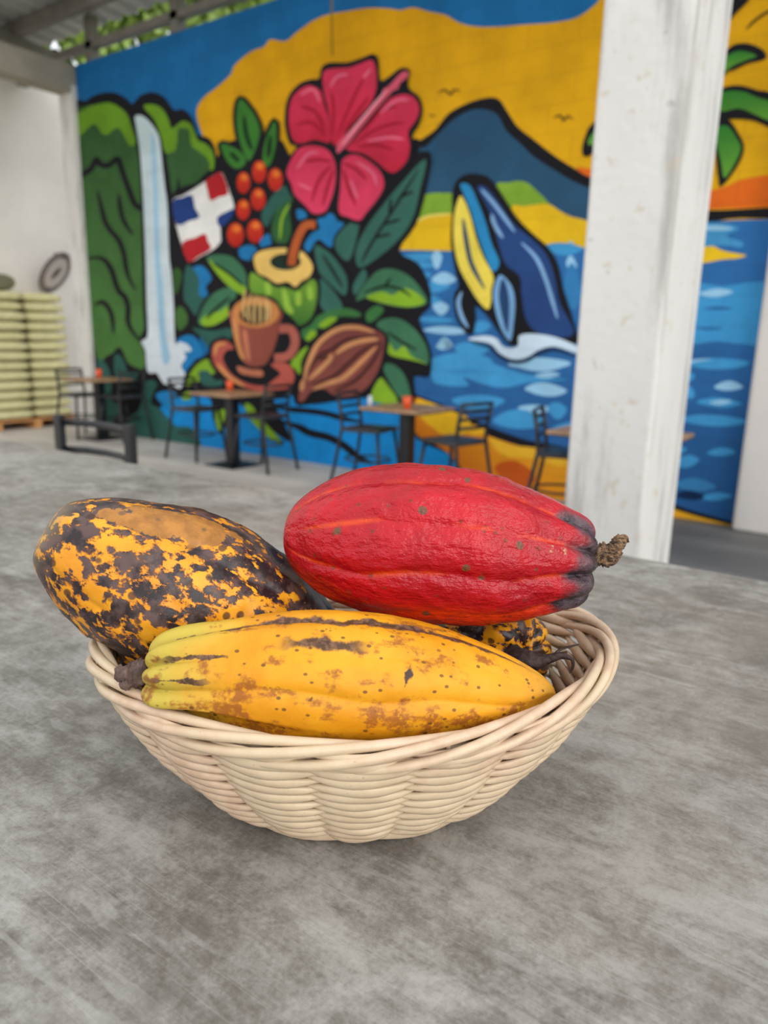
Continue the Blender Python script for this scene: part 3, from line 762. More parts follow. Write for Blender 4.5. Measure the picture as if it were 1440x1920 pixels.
# birds and palm fronds
line('painted_bird', 'D', [[(345, 152), (390, 132), (428, 160), (450, 132), (492, 138)]], 12, (66, 52, 24), 8)
line('painted_bird', 'D', [[(1088, 315), (1130, 296), (1155, 328), (1180, 300), (1218, 322)]], 12, (66, 52, 24), 8)
line('painted_bird', 'B', [[(1395, 440), (1412, 455), (1428, 445)]], 8, (110, 84, 24), 8)
for k, (bk, gn) in enumerate((([(1000, 560), (1150, 330), (1260, 287), (1370, 320), (1412, 372), (1380, 402), (1290, 422), (1200, 465), (1130, 500), (1040, 700)], [(1130, 400), (1180, 355), (1250, 340), (1345, 372), (1280, 400), (1200, 432), (1120, 480)]),
                              ([(1000, 660), (1130, 582), (1240, 570), (1350, 600), (1440, 620), (1560, 720), (1560, 900), (1440, 855), (1330, 805), (1200, 792), (1050, 800)], [(1060, 660), (1125, 612), (1250, 610), (1350, 650), (1440, 680), (1540, 780), (1440, 805), (1340, 765), (1230, 722), (1100, 742)]),
                              ([(1040, 760), (1160, 800), (1220, 880), (1262, 980), (1222, 1100), (1112, 1242), (1090, 1180), (1070, 1000)], [(1070, 860), (1150, 840), (1212, 920), (1240, 990), (1200, 1090), (1132, 1185), (1110, 1080), (1090, 1000)]),
                              ([(420, 700), (250, 825), (200, 920), (183, 1000), (200, 1042), (255, 1020), (400, 860)], [(380, 780), (260, 880), (222, 945), (250, 965), (340, 880)]))):
    fr = ar('painted_palm_frond', 'I', bk, BLK, 12)
    ar('frond_green', 'I', gn, (44, 118, 44), 13, fr, (96, 152, 52), (0, 0, -1))
ar('painted_palm_frond', 'I', [(1150, -60), (1290, -30), (1285, 10), (1210, 85), (1150, 140)], BLK, 12)
line('painted_bird', 'I', [[(1275, 195), (1340, 130), (1425, 75), (1500, 50)]], 16, (60, 50, 20), 12)

# ---- corner column with beam, pillar, wall column
co = MB().box(-9.36, -9.07, WY - 0.07, WY + 0.2, 0, 4.28).build('trim_1', M['pillar'])
tag(co, 'white corner column at the left end of the mural', kind='structure')
be = MB().box(-9.34, -9.075, 2.5, WY + 0.19, 4.20, WTOP).build('trim_2', M['beam'])
tag(be, 'grey concrete beam over the corner column', kind='structure')
YP = 2.4
XPL, XPR = -0.3948 * YP, -0.2817 * YP
bm = MB().bbox(XPL, XPR, YP, YP * 1.172, 0, 5.3, 0.012, 2)
po = bm.build('pillar', M['pillar'], None)
tag(po, 'free-standing worn white concrete pillar behind the counter', kind='structure')
pc_ = MB().bbox(-0.985, -0.45, WY - 0.14, WY, 0, WTOP, 0.03, 3).build('trim_3', M['white'], None, True)
tag(pc_, 'white column against the right end of the mural', kind='structure')


# ---- roof, with unseen clear sheets added to brighten the hall
ADDED_SKYL = (-8.3, -5.9, -3.5, -1.1)
M['clear'] = added_sheet_mat()


def roof():
    vs, fs = [], []
    x = -14.3
    xs = []
    while x < 1.4:
        for dx, dz in ((0, 0), (0.06, 0.035), (0.12, 0.035), (0.18, 0)):
            xs.append((x + dx, dz))
        x += 0.30
    ys = (2.2, 3.8, 5.3, 6.3)
    for y in ys:
        for xx, dz in xs:
            vs.append((xx, y, 5.06 + (WY - y) * 0.08 + dz))
    n = len(xs)
    clear = []
    for j in range(len(ys) - 1):
        for i in range(n - 1):
            xm = (xs[i][0] + xs[i + 1][0]) / 2
            q = (j * n + i, j * n + i + 1, (j + 1) * n + i + 1, (j + 1) * n + i)
            if j < 2 and any(a <= xm < a + 1.75 for a in ADDED_SKYL):
                clear.append((min(a for a in ADDED_SKYL if a <= xm < a + 1.75), q))
            else:
                fs.append(q)
    o = meshobj('ceiling', vs, fs, M['roof'])
    for a in ADDED_SKYL:
        fq = [q for b_, q in clear if b_ == a]
        ids = sorted({k for q in fq for k in q})
        mp = {k: i for i, k in enumerate(ids)}
        c = meshobj('added_light_sheet', [vs[k] for k in ids], [tuple(mp[k] for k in q) for q in fq], M['clear'], o)
    return o


ro = roof()
tag(ro, 'corrugated zinc roof underside', kind='structure')


def rfz(y):
    return 5.05 + (WY - y) * 0.08


for k, y in enumerate((5.72, 4.6, 3.5, 2.4)):
    p = MB().box(-14.2, 1.5, y - 0.05, y + 0.05, rfz(y) - 0.15, rfz(y))
    tag(p.build('trim_%d' % (4 + k), M['steel']), 'steel purlin under the roof', kind='structure')
tag(MB().box(-14, 1.5, WY + 0.02, WY + 0.12, 4.66, 4.74).build('trim_10', M['steel']), 'steel rail in the gap above the mural wall', kind='structure')
for k, x in enumerate((-12.0, -10.4, -8.81, -7.22, -5.6, -4.0, -2.4, -0.8, 0.8)):
    tag(MB().box(x - 0.06, x + 0.06, WY + 0.02, WY + 0.14, WTOP, 5.02).build('trim_%d' % (11 + k), M['steel']), 'short steel post between wall and roof', kind='structure')
for k, x in enumerate((-12.9, -9.95, -6.4, -3.0, 0.6)):
    vs = [(x + a, y, rfz(y) - 0.15 + b) for y in (2.25, 6.25) for a in (-0.06, 0.06) for b in (-0.14, 0)]
    o = meshobj('trim_%d' % (20 + k), vs, [(0, 1, 3, 2), (4, 6, 7, 5), (0, 4, 5, 1), (2, 3, 7, 6), (0, 2, 6, 4), (1, 5, 7, 3)], M['steel'])
    tag(o, 'steel rafter carrying the roof', kind='structure')
# posts that carry the open roof edge
for k, (x, y) in enumerate(((-6.2, 2.6), (1.2, 2.6), (1.2, 5.6))):
    tag(MB().box(x - 0.15, x + 0.15, y - 0.15, y + 0.15, 0, rfz(y) - 0.15).build('trim_%d' % (30 + k), M['pillar']), 'outer roof post', kind='structure')


# trees seen through the gap
def tree(x, y, h, label):
    t = thing('tree', label, 'tree', (x, y, -0.16), 0, 'trees behind the mural wall')
    MB().tube([(0, 0, 0), (0.05, 0.1, h * 0.5), (0, 0, h * 0.8)], [0.16, 0.12, 0.06], 8).build('trunk', M['bark'], t)
    vs, fs = [], []
    for k in range(4200):
        u = Vector((random.gauss(0, 1), random.gauss(0, 1), random.gauss(0, 1))).normalized() * random.uniform(0.6, 1)
        p = Vector((u.x * 1.6, u.y * 1.2, h * 0.72 + u.z * h * 0.33))
        a = Vector((random.gauss(0, 1), random.gauss(0, 1), random.gauss(0, 1))).normalized()
        b = a.orthogonal().normalized()
        s = random.uniform(0.10, 0.2)
        n = len(vs)
        vs += [p - a * s, p + b * s * 0.5, p + a * s, p - b * s * 0.5]
        fs.append((n, n + 1, n + 2, n + 3))
    tag(meshobj('foliage', vs, fs, M['leaf'], t), kind='stuff')


hs = MB()
hs.add([(-40, 14, -0.3), (20, 14, -0.3), (20, 22, 9), (-40, 22, 9), (-40, 30, 13), (20, 30, 13)], [(0, 1, 2, 3), (3, 2, 5, 4)])
tag(hs.build('ground_slope', simple('grassy_slope', (126, 142, 84), 0.9, 0.3, 1.2)), 'green slope behind the hall', kind='structure')
TL = ('leafy tree behind the mural wall, beyond the corner column', 'leafy tree behind the mural wall, above the painted waterfall', 'leafy tree behind the mural wall, above the painted blue sky')
for i, (x, y, h) in enumerate(((-16.6, 10.6, 9.6), (-13.2, 10.4, 10.0), (-9.7, 10.6, 9.6))):
    tree(x, y, h, TL[i])

# ------------------------------------------------------------------ concrete counter
ct = thing('concrete_counter', 'long grey trowelled concrete counter carrying the basket', 'counter', (0, 0, 0))
CE = 0.868
top = MB().bbox(-2.7, 1.0, -0.45, CE, ZT - 0.06, ZT, 0.006, 2).build('counter_top', M['counter'], ct)
MB().box(-2.55, 0.85, -0.2, 0.5, 0, ZT - 0.06).build('counter_base', M['counter'], ct)


# ------------------------------------------------------------------ tables, chairs
def make_table(label):
    t = thing('cafe_table', label, 'table', (0, 0, 0), 0, 'cafe tables along the mural')
    MB().bbox(-0.30, 0.30, -0.30, 0.30, 0.725, 0.755, 0.006).build('table_top', M['wood'], t)
    MB().box(-0.302, 0.302, -0.302, 0.302, 0.722, 0.73).build('edge_band', M['black'], t)
    MB().bbox(-0.052, 0.052, -0.052, 0.052, 0.02, 0.725, 0.006).build('pedestal', M['black'], t)
    b = MB()
    s, q = 0.21, 0.05
    b.add([(-s, -s, 0), (s, -s, 0), (s, s, 0), (-s, s, 0), (-s, -s, 0.012), (s, -s, 0.012), (s, s, 0.012), (-s, s, 0.012), (-q, -q, 0.03), (q, -q, 0.03), (q, q, 0.03), (-q, q, 0.03)],
          [(0, 3, 2, 1), (0, 1, 5, 4), (1, 2, 6, 5), (2, 3, 7, 6), (3, 0, 4, 7), (4, 5, 9, 8), (5, 6, 10, 9), (6, 7, 11, 10), (7, 4, 8, 11), (8, 9, 10, 11)])
    b.build('base_plate', M['black'], t)
    return t


SH = 0.56


def make_chair(label):
    """ladder-back metal chair, seat centre at origin, looking along +X (back at -X)"""
    t = thing('cafe_chair', label, 'chair', (0, 0, 0), 0, 'black ladder-back chairs along the mural')
    w_ = 0.19
    MB().bbox(-0.19, 0.20, -0.20, 0.20, SH - 0.035, SH, 0.016, 3).build('seat', M['seat'], t, True)
    for s in (-1, 1):
        MB().tube([(0.17, s * 0.16, SH - 0.03), (0.20, s * 0.19, 0.28), (0.23, s * 0.215, 0.0)], 0.0155, 8).build('leg', M['black'], t, True)
        MB().tube([(-0.28, s * 0.215, 0.0), (-0.22, s * 0.195, 0.30), (-0.175, s * 0.175, SH), (-0.19, s * 0.175, 0.70), (-0.225, s * 0.175, 0.86)], 0.0155, 8).build('back_leg', M['black'], t, True)
    for z, x in ((0.665, -0.19), (0.735, -0.203), (0.80, -0.215), (0.852, -0.226)):
        MB().tube([(x, -0.17, z), (x - 0.012, 0, z), (x, 0.17, z)], 0.014, 6, flat=0.7).build('slat', M['black'], t, True)
    ringp = [(0.21 * math.cos(a) * 0.99 - 0.01, 0.185 * math.sin(a), 0.27) for a in [2 * math.pi * k / 24 for k in range(24)]]
    MB().tube(ringp, 0.010, 6, closed=True).build('foot_ring', M['black'], t, True)
    return t


def cup(x, y, z, label):
    t = thing('condiment_cup', label, 'cup', (x, y, z), 0, 'orange cups on the cafe tables')
    MB().lathe([(0, 0), (0.032, 0), (0.036, 0.05), (0.042, 0.095), (0.038, 0.095), (0.03, 0.01), (0, 0.01)]).build('cup_wall', M['orange'], t, True)
    MB().lathe([(0.0395, 0.094), (0.0435, 0.095), (0.0435, 0.101), (0.0395, 0.101), (0.0395, 0.094)]).build('lip', M['orange'], t, True)


TB = [hit(192, 822, 2, 0), hit(438, 872, 2, 0), None, None]
TB[2] = Vector((-3.58, 5.34, 0))
TB[3] = Vector((-1.60, 4.96, 0))
tnames = ['small wood-topped pedestal table by the corner column and sacks', 'small wood-topped pedestal table under the painted cup and saucer',
          'small wood-topped pedestal table under the painted cacao fruit', 'longer wood-topped pedestal table mostly hidden behind the white pillar']
tb0 = make_table(tnames[0])
tb0.location = TB[0]
for i in (1, 2, 3):
    tb = dup(tb0, TB[i], 0, tnames[i])
    if i == 3:
        tb.scale = (1.35, 1.0, 1.0)
cpos = [hit(181, 707, 2, 0.755), hit(431, 732, 2, 0.755), hit(763, 766, 2, 0.755)]
for i in range(3):
    cpos[i] = Vector((min(max(cpos[i].x, TB[i].x - 0.2), TB[i].x + 0.2), min(max(cpos[i].y, TB[i].y - 0.2), TB[i].y + 0.2), 0))
for p, nm in zip(cpos, ('orange cup on the table by the corner column', 'orange cup on the table under the painted saucer', 'orange cup on the table under the painted cacao fruit')):
    cup(p.x, p.y, 0.7551, nm)
p = hit(676, 760, 2, 0.755)
p = Vector((min(max(p.x, TB[2].x - 0.26), TB[2].x + 0.26), min(max(p.y, TB[2].y - 0.24), TB[2].y + 0.24), 0))
t = thing('salt_shaker', 'small white shaker on the table under the painted cacao fruit', 'shaker', (p.x, p.y, 0.7551))
MB().lathe([(0, 0), (0.02, 0), (0.022, 0.05), (0.017, 0.07), (0, 0.07)], seg=16).build('shaker_body', M['glass_white'], t, True)
MB().lathe([(0.018, 0.07), (0.018, 0.085), (0.01, 0.092), (0, 0.092)], seg=16).build('shaker_cap', M['glass_white'], t, True)

CHS = [((150, 737), 0.0, 'black ladder-back chair between the sacks and the corner table'), ((238, 740), math.pi, 'black ladder-back chair at the corner table, below the painted waterfall'),
       ((368, 763), 0.0, 'black ladder-back chair left of the table under the painted saucer, below the waterfall pool'), ((492, 776), math.pi, 'black ladder-back chair at the saucer table, on its side towards the painted cacao'),
       ((692, 800), 0.15, 'black ladder-back chair at the cacao table, below the painted cacao fruit'), ((852, 822), math.pi - 0.2, 'black ladder-back chair at the cacao table, before the orange painted sand'),
       ((1062, 845), 0.25, 'black ladder-back chair beside the pillar, half hidden by it')]
ch0 = None
for (q, a, lb) in CHS:
    p = hit(q[0], q[1], 2, SH)
    p.y = min(p.y, WY - 0.28)
    if ch0 is None:
        ch0 = make_chair(lb)
        ch0.location = (p.x, p.y, 0)
        ch0.rotation_euler = (0, 0, a)
    else:
        dup(ch0, (p.x, p.y, 0), a, lb)

# bar stool at the far side of the counter: only its back shows
YS = 1.40
b0, b1 = hit(110, 782, 1, YS), hit(243, 805, 1, YS)
sx = (b0.x + b1.x) / 2
hw = (b1.x - b0.x) / 2
zt = (b0.z + b1.z) / 2
t = thing('bar_stool', 'black metal bar stool with a curved two-rail back behind the counter edge', 'stool', (sx, YS, 0))
for s in (-1, 1):
    MB().bbox(s * hw - 0.019, s * hw + 0.019, -0.012, 0.012, 0.72, zt + 0.012, 0.004).build('back_post', M['black'], t)
    MB().tube([(s * 0.15, -0.33, 0.72), (s * 0.19, -0.39, 0)], 0.014, 8).build('leg', M['black'], t, True)
    MB().tube([(s * 0.17, -0.02, 0.74), (s * 0.2, 0.05, 0)], 0.014, 8).build('leg', M['black'], t, True)
for z in (zt - 0.012, zt - 0.105):
    MB().tube([(-hw + 0.01, 0, z), (-hw * 0.5, 0.035, z), (0, 0.046, z), (hw * 0.5, 0.035, z), (hw - 0.01, 0, z)], 0.012, 8, flat=0.6).build('back_rail', M['black'], t, True)
MB().bbox(-0.19, 0.19, -0.37, 0.0, 0.72, 0.76, 0.015, 3).build('seat', M['seat'], t, True)
MB().tube([(-0.18, -0.36, 0.3), (0.18, -0.36, 0.3)], 0.01, 8).build('foot_rail', M['black'], t, True)


# ------------------------------------------------------------------ sacks on a pallet, round sign
XS = -9.90


def sack_mesh(name, L, Wd, H, sd):
    bm_v, fs = [], []
    nu, nv = 28, 16
    rnd = random.Random(sd)
    off = Vector((rnd.uniform(0, 50), rnd.uniform(0, 50), 0))
    for i in range(nu + 1):
        u = -1 + 2 * i / nu
        for k in range(nv):
            a = 2 * math.pi * k / nv
            end = (1 - abs(u) ** 5) ** 0.5 if abs(u) < 1 else 0
            end = max(end, 0.12)
            cy, cz = math.cos(a), math.sin(a)
            ex = 0.48
            y = Wd / 2 * math.copysign(abs(cy) ** ex, cy) * (0.86 + 0.14 * end)
            z = H / 2 * math.copysign(abs(cz) ** (ex + 0.1), cz) * end
            nz = noise.noise(Vector((u * 2.2, cy * 1.2, cz)) + off)
            bm_v.append(Vector((y * (1 + 0.05 * nz), u * L / 2, H / 2 + z * (1 - 0.05 * abs(nz)))))
    for i in range(nu):
        for k in range(nv):
            l = (k + 1) % nv
            fs.append((i * nv + k, i * nv + l, (i + 1) * nv + l, (i + 1) * nv + k))
    fs.append(tuple(range(nv)))
    fs.append(tuple(nu * nv + k for k in range(nv))[::-1])
    me = bpy.data.meshes.new(name)
    me.from_pydata([tuple(v) for v in bm_v], [], fs)
    me.polygons.foreach_set('use_smooth', [True] * len(me.polygons))
    me.materials.append(M['sack'])
    return me


ya, yb, yc = hit(-12, 700, 0, XS).y, hit(62, 700, 0, XS).y, hit(137, 700, 0, XS).y
ztop = hit(30, 545, 0, XS).z
PAL = 0.13
NL = 13
lh = (ztop - PAL) / NL
yz = yb - (yc - yb)
meshes = [sack_mesh('sack_body', (yc - yb) * 0.985, 0.60, lh * 0.995, k) for k in range(4)]
for col in range(2):
    for k in range(NL):
        me = meshes[random.randrange(4)]
        o = bpy.data.objects.new('sack', me)
        C.objects.link(o)
        yy = (yb + yc) / 2 if col else (yz + yb) / 2
        o.location = (XS - 0.31 + random.uniform(-0.02, 0.02) - (0.05 if k > NL - 3 else 0), yy + random.uniform(-0.004, 0.004), PAL + k * lh)
        o.rotation_euler = (0, 0, random.uniform(-0.012, 0.012))
        where = 'beside the corner column' if col else 'away from the corner column'
        nth = ('lying directly on the pallet', 'second up from the pallet', 'third up from the pallet', 'fourth up from the pallet', 'fifth up from the pallet', 'sixth up from the pallet',
               'half way up', 'sixth down from the top', 'fifth down from the top', 'fourth down from the top', 'third down from the top', 'second down from the top', 'on top of the stack')[k]
        lab = 'tan sack %s, in the stack %s' % (nth, where)
        tag(o, lab, 'sack', 'sacks stacked on the pallet')
o = bpy.data.objects.new('cloth_bundle', sack_mesh('bundle_body', 0.5, 0.4, 0.22, 11))
o.data.materials[0] = M['sack_dark']
C.objects.link(o)
q = hit(6, 535, 0, XS - 0.2)
o.location = (XS - 0.33, q.y - 0.1, PAL + NL * lh + 0.001)
tag(o, 'dark grey-green bundle lying on top of the sacks', 'bundle')
pl = thing('pallet', 'wooden pallet under the stacked sacks', 'pallet', (XS - 0.31, (yz + yc) / 2, 0))
ln = (yc - yz) / 2
for x in (-0.28, -0.1, 0.1, 0.26):
    MB().box(x - 0.06, x + 0.06, -ln, ln, 0.105, 0.128).build('deck_board', M['pallet'], pl)
for y in (-ln + 0.06, 0.02, ln - 0.1):
    MB().box(-0.3, 0.31, y - 0.05, y + 0.05, 0.0, 0.105).build('bearer', M['pallet'], pl)

sgp = hit(103, 511, 0, -10.30)
_v = (CAM - sgp).normalized()
_m = _r * 0.83 - _u * 0.55
_m = (_m - _v * _m.dot(_v)).normalized()
sg = thing('round_sign', 'round dark brown and cream emblem sign hung leaning forward above the sacks', 'sign', sgp)
sg.rotation_euler = (_v * 0.48 + _m * 0.877).to_track_quat('-Y', 'Z').to_euler()
k = 42.5 * (sgp - CAM).dot(_f) / F / 0.285
sg.scale = (k, k, k)
MB().box(-0.02, 0.02, 0.0, 0.1, 0.18, 0.22).build('bracket', M['steel'], sg)


def ringy(name, r0, r1, m, y0, y1, parent, n=48):
    b = MB()
    prof = [(r0, y0), (r1, y0), (r1, y1), (r0, y1), (r0, y0)]
    b.lathe(prof, seg=n)
    for v in b.v:
        v.y, v.z = -v.z, v.y
    return b.build(name, m, parent)


ringy('disc', 0.0, 0.285, M['brown'], 0.0, 0.015, sg)
ringy('pale_ring', 0.10, 0.205, M['sign'], 0.015, 0.018, sg)
ringy('inner_disc', 0.0, 0.10, M['sign'], 0.015, 0.017, sg)
ringy('edge_line', 0.268, 0.274, M['sign'], 0.015, 0.018, sg)
for k in range(30):
    a = 2 * math.pi * k / 30
    if 0.47 < k / 30 < 0.53 or k / 30 < 0.03:
        continue
    b = MB().box(-0.008, 0.008, -0.0185, -0.0155, 0.224, 0.252)
    o = b.build('ring_mark', M['sign'], sg)
    o.rotation_euler = (0, a, 0)
b = MB()
b.tube([(-0.055, 0, -0.085), (-0.03, 0, -0.05), (0.01, 0, 0.01), (0.04, 0, 0.06), (0.055, 0, 0.085)], [0.01, 0.035, 0.048, 0.03, 0.01], 10, flat=1.0)
for v in b.v:
    v.y = -0.017 + v.y * 0.1
b.build('emblem_pod', M['brown'], sg)

# ------------------------------------------------------------------ wicker basket
BCX, BCY, BROT = -0.0136, 0.391, 0.067
AR, BRR, A0, B0 = 0.140, 0.0995, 0.080, 0.066
HB = 0.080
SAG = 0.0068
NS = 16                        # uprights


def LT(x, y, z):
    """point beside the camera's foot: x to the right, y ahead, z absolute"""
    v = ER * x + EF * y
    return Vector((v.x, v.y, z))


def arc_angles(n, a, b):
    m = 2000
    L = [0]
    for i in range(m):
        t0, t1 = 2 * math.pi * i / m, 2 * math.pi * (i + 1) / m
        L.append(L[-1] + math.hypot(a * (math.cos(t1) - math.cos(t0)), b * (math.sin(t1) - math.sin(t0))))
    out, j = [], 0
    for k in range(n):
        tgt = L[-1] * k / n
        while L[j + 1] < tgt:
            j += 1
        out.append(2 * math.pi * (j + (tgt - L[j]) / (L[j + 1] - L[j])) / m)
    return out


def bpt(th, s, off=0.0, dz=0.0):
    k = s ** 0.82
    bulge = 0.004 * math.sin(math.pi * min(1, s))
    a = A0 + (AR - A0) * k + off + bulge
    b = B0 + (BRR - B0) * k + off + bulge
    x, y = a * math.cos(th), b * math.sin(th)
    X = BCX + x * math.cos(BROT) - y * math.sin(BROT)
    Y = BCY + x * math.sin(BROT) + y * math.cos(BROT)
    return LT(X, Y, ZT + 0.005 + s * (HB - 0.005) + SAG * math.cos(2 * th) * s * s + dz)


def wicker():
    g = NT('cream_wicker')
    o = g.obj()
    nz = g.noise(o, 90, 4, 0.6)
    c = g.mix(g.step(nz, 0.3, 0.7), lin((194, 162, 134)), lin((209, 182, 155)))
    c = g.mix(g.step(g.noise(o, 14, 2), 0.42, 0.6, 0, 0.5), c, lin((206, 190, 157)))
    c = g.mix(g.step(g.noise(o, 600, 2), 0.70, 0.78, 0, 0.5), c, lin((150, 112, 78)))
    return g.out(c, 0.36, g.bump(g.noise(o, 900, 2), 0.12, 0.0006), Subsurface__Weight=0.08, Subsurface__Radius=(0.004, 0.003, 0.002))


M['wicker'] = wicker()
bc = LT(BCX, BCY, ZT)
bk = thing('wicker_basket', 'oval cream wicker basket with a twisted rim, holding the cacao pods', 'basket', bc)


def bchild(mb, name, smooth=True):
    mb.v = [p - bc for p in mb.v]
    return mb.build(name, M['wicker'], bk, smooth)


NTH = NS * 12
angs = arc_angles(NTH, (AR + A0) / 2, (BRR + B0) / 2)
NROW = 25
for row in range(NROW):
    s = (row + 0.5) / (NROW + 0.8)
    ph = 1 if row % 2 == 0 else -1
    pts, rad, ups = [], [], []
    jit = random.uniform(-0.0004, 0.0004)
    for k, th in enumerate(angs):
        c = math.cos(math.pi * k / 12.0)
        sg_ = math.copysign(abs(c) ** 0.8, c)
        o_ = ph * sg_ * 0.0046
        pts.append(bpt(th, s, o_, jit + 0.0003 * math.sin(k * 0.7 + row)))
        a = bpt(th, min(1, s + 0.02)) - bpt(th, max(0, s - 0.02))
        ups.append(a.normalized())
        hh = 0.0011 + 0.0025 * abs(c) ** 0.7
        rad.append((hh, 0.0017))
    mb = MB().tube(pts, rad, 8, closed=True, updir=ups)
    bchild(mb, 'weaver')
# uprights in pairs
ua = arc_angles(NS, (AR + A0) / 2, (BRR + B0) / 2)
for k in range(NS):
    for dlt in (-0.045, 0.045):
        pts = [bpt(ua[k] + dlt * (0.4 + 0.9 * s), s) for s in [i / 8 for i in range(9)]]
        pts[-1] = bpt(ua[k] + dlt * 1.6, 0.985)
        bchild(MB().tube(pts, 0.0014, 6), 'upright')
# twisted rim: long strands rolling around each other
NR, TURN = 5, 4
for q in range(NR):
    pts = []
    m = 320
    for k in range(m):
        th = 2 * math.pi * k / m
        ph = TURN * th + 2 * math.pi * q / NR
        p = bpt(th, 1.0)
        out = (bpt(th, 1.0, 0.01) - p).normalized()
        wv = 0.0006 * math.sin(7 * th + q * 2.1)
        pts.append(p + out * ((0.0042 + wv) * math.cos(ph)) + Vector((0, 0, 1)) * (0.0058 * math.sin(ph) - 0.0035 + wv))
    bchild(MB().tube(pts, 0.00255, 8, closed=True), 'rim_strand')
# woven floor
b = MB()
for ring in range(9):
    f = 0.98 - ring * 0.105
    pts = []
    for k in range(72):
        th = 2 * math.pi * k / 72
        p = bpt(th, 0.02)
        c0 = LT(BCX, BCY, p.z)
        q = c0 + (p - c0) * f
        q.z = ZT + 0.0045 + 0.0012 * math.cos(8 * th + ring * math.pi)
        pts.append(q)
    b = MB().tube(pts, (0.0036), 6, closed=True, flat=0.8)
    bchild(b, 'floor_weaver')
RIMPTS = [(bpt(2 * math.pi * k / 180, 1.0) - Vector((0, 0, 0.002)), 0.0098) for k in range(180)]
WALLPTS = [(bpt(2 * math.pi * k / 90, s), 0.0062) for k in range(90) for s in (0.1, 0.2, 0.3, 0.4, 0.5, 0.6, 0.7, 0.8, 0.9)]


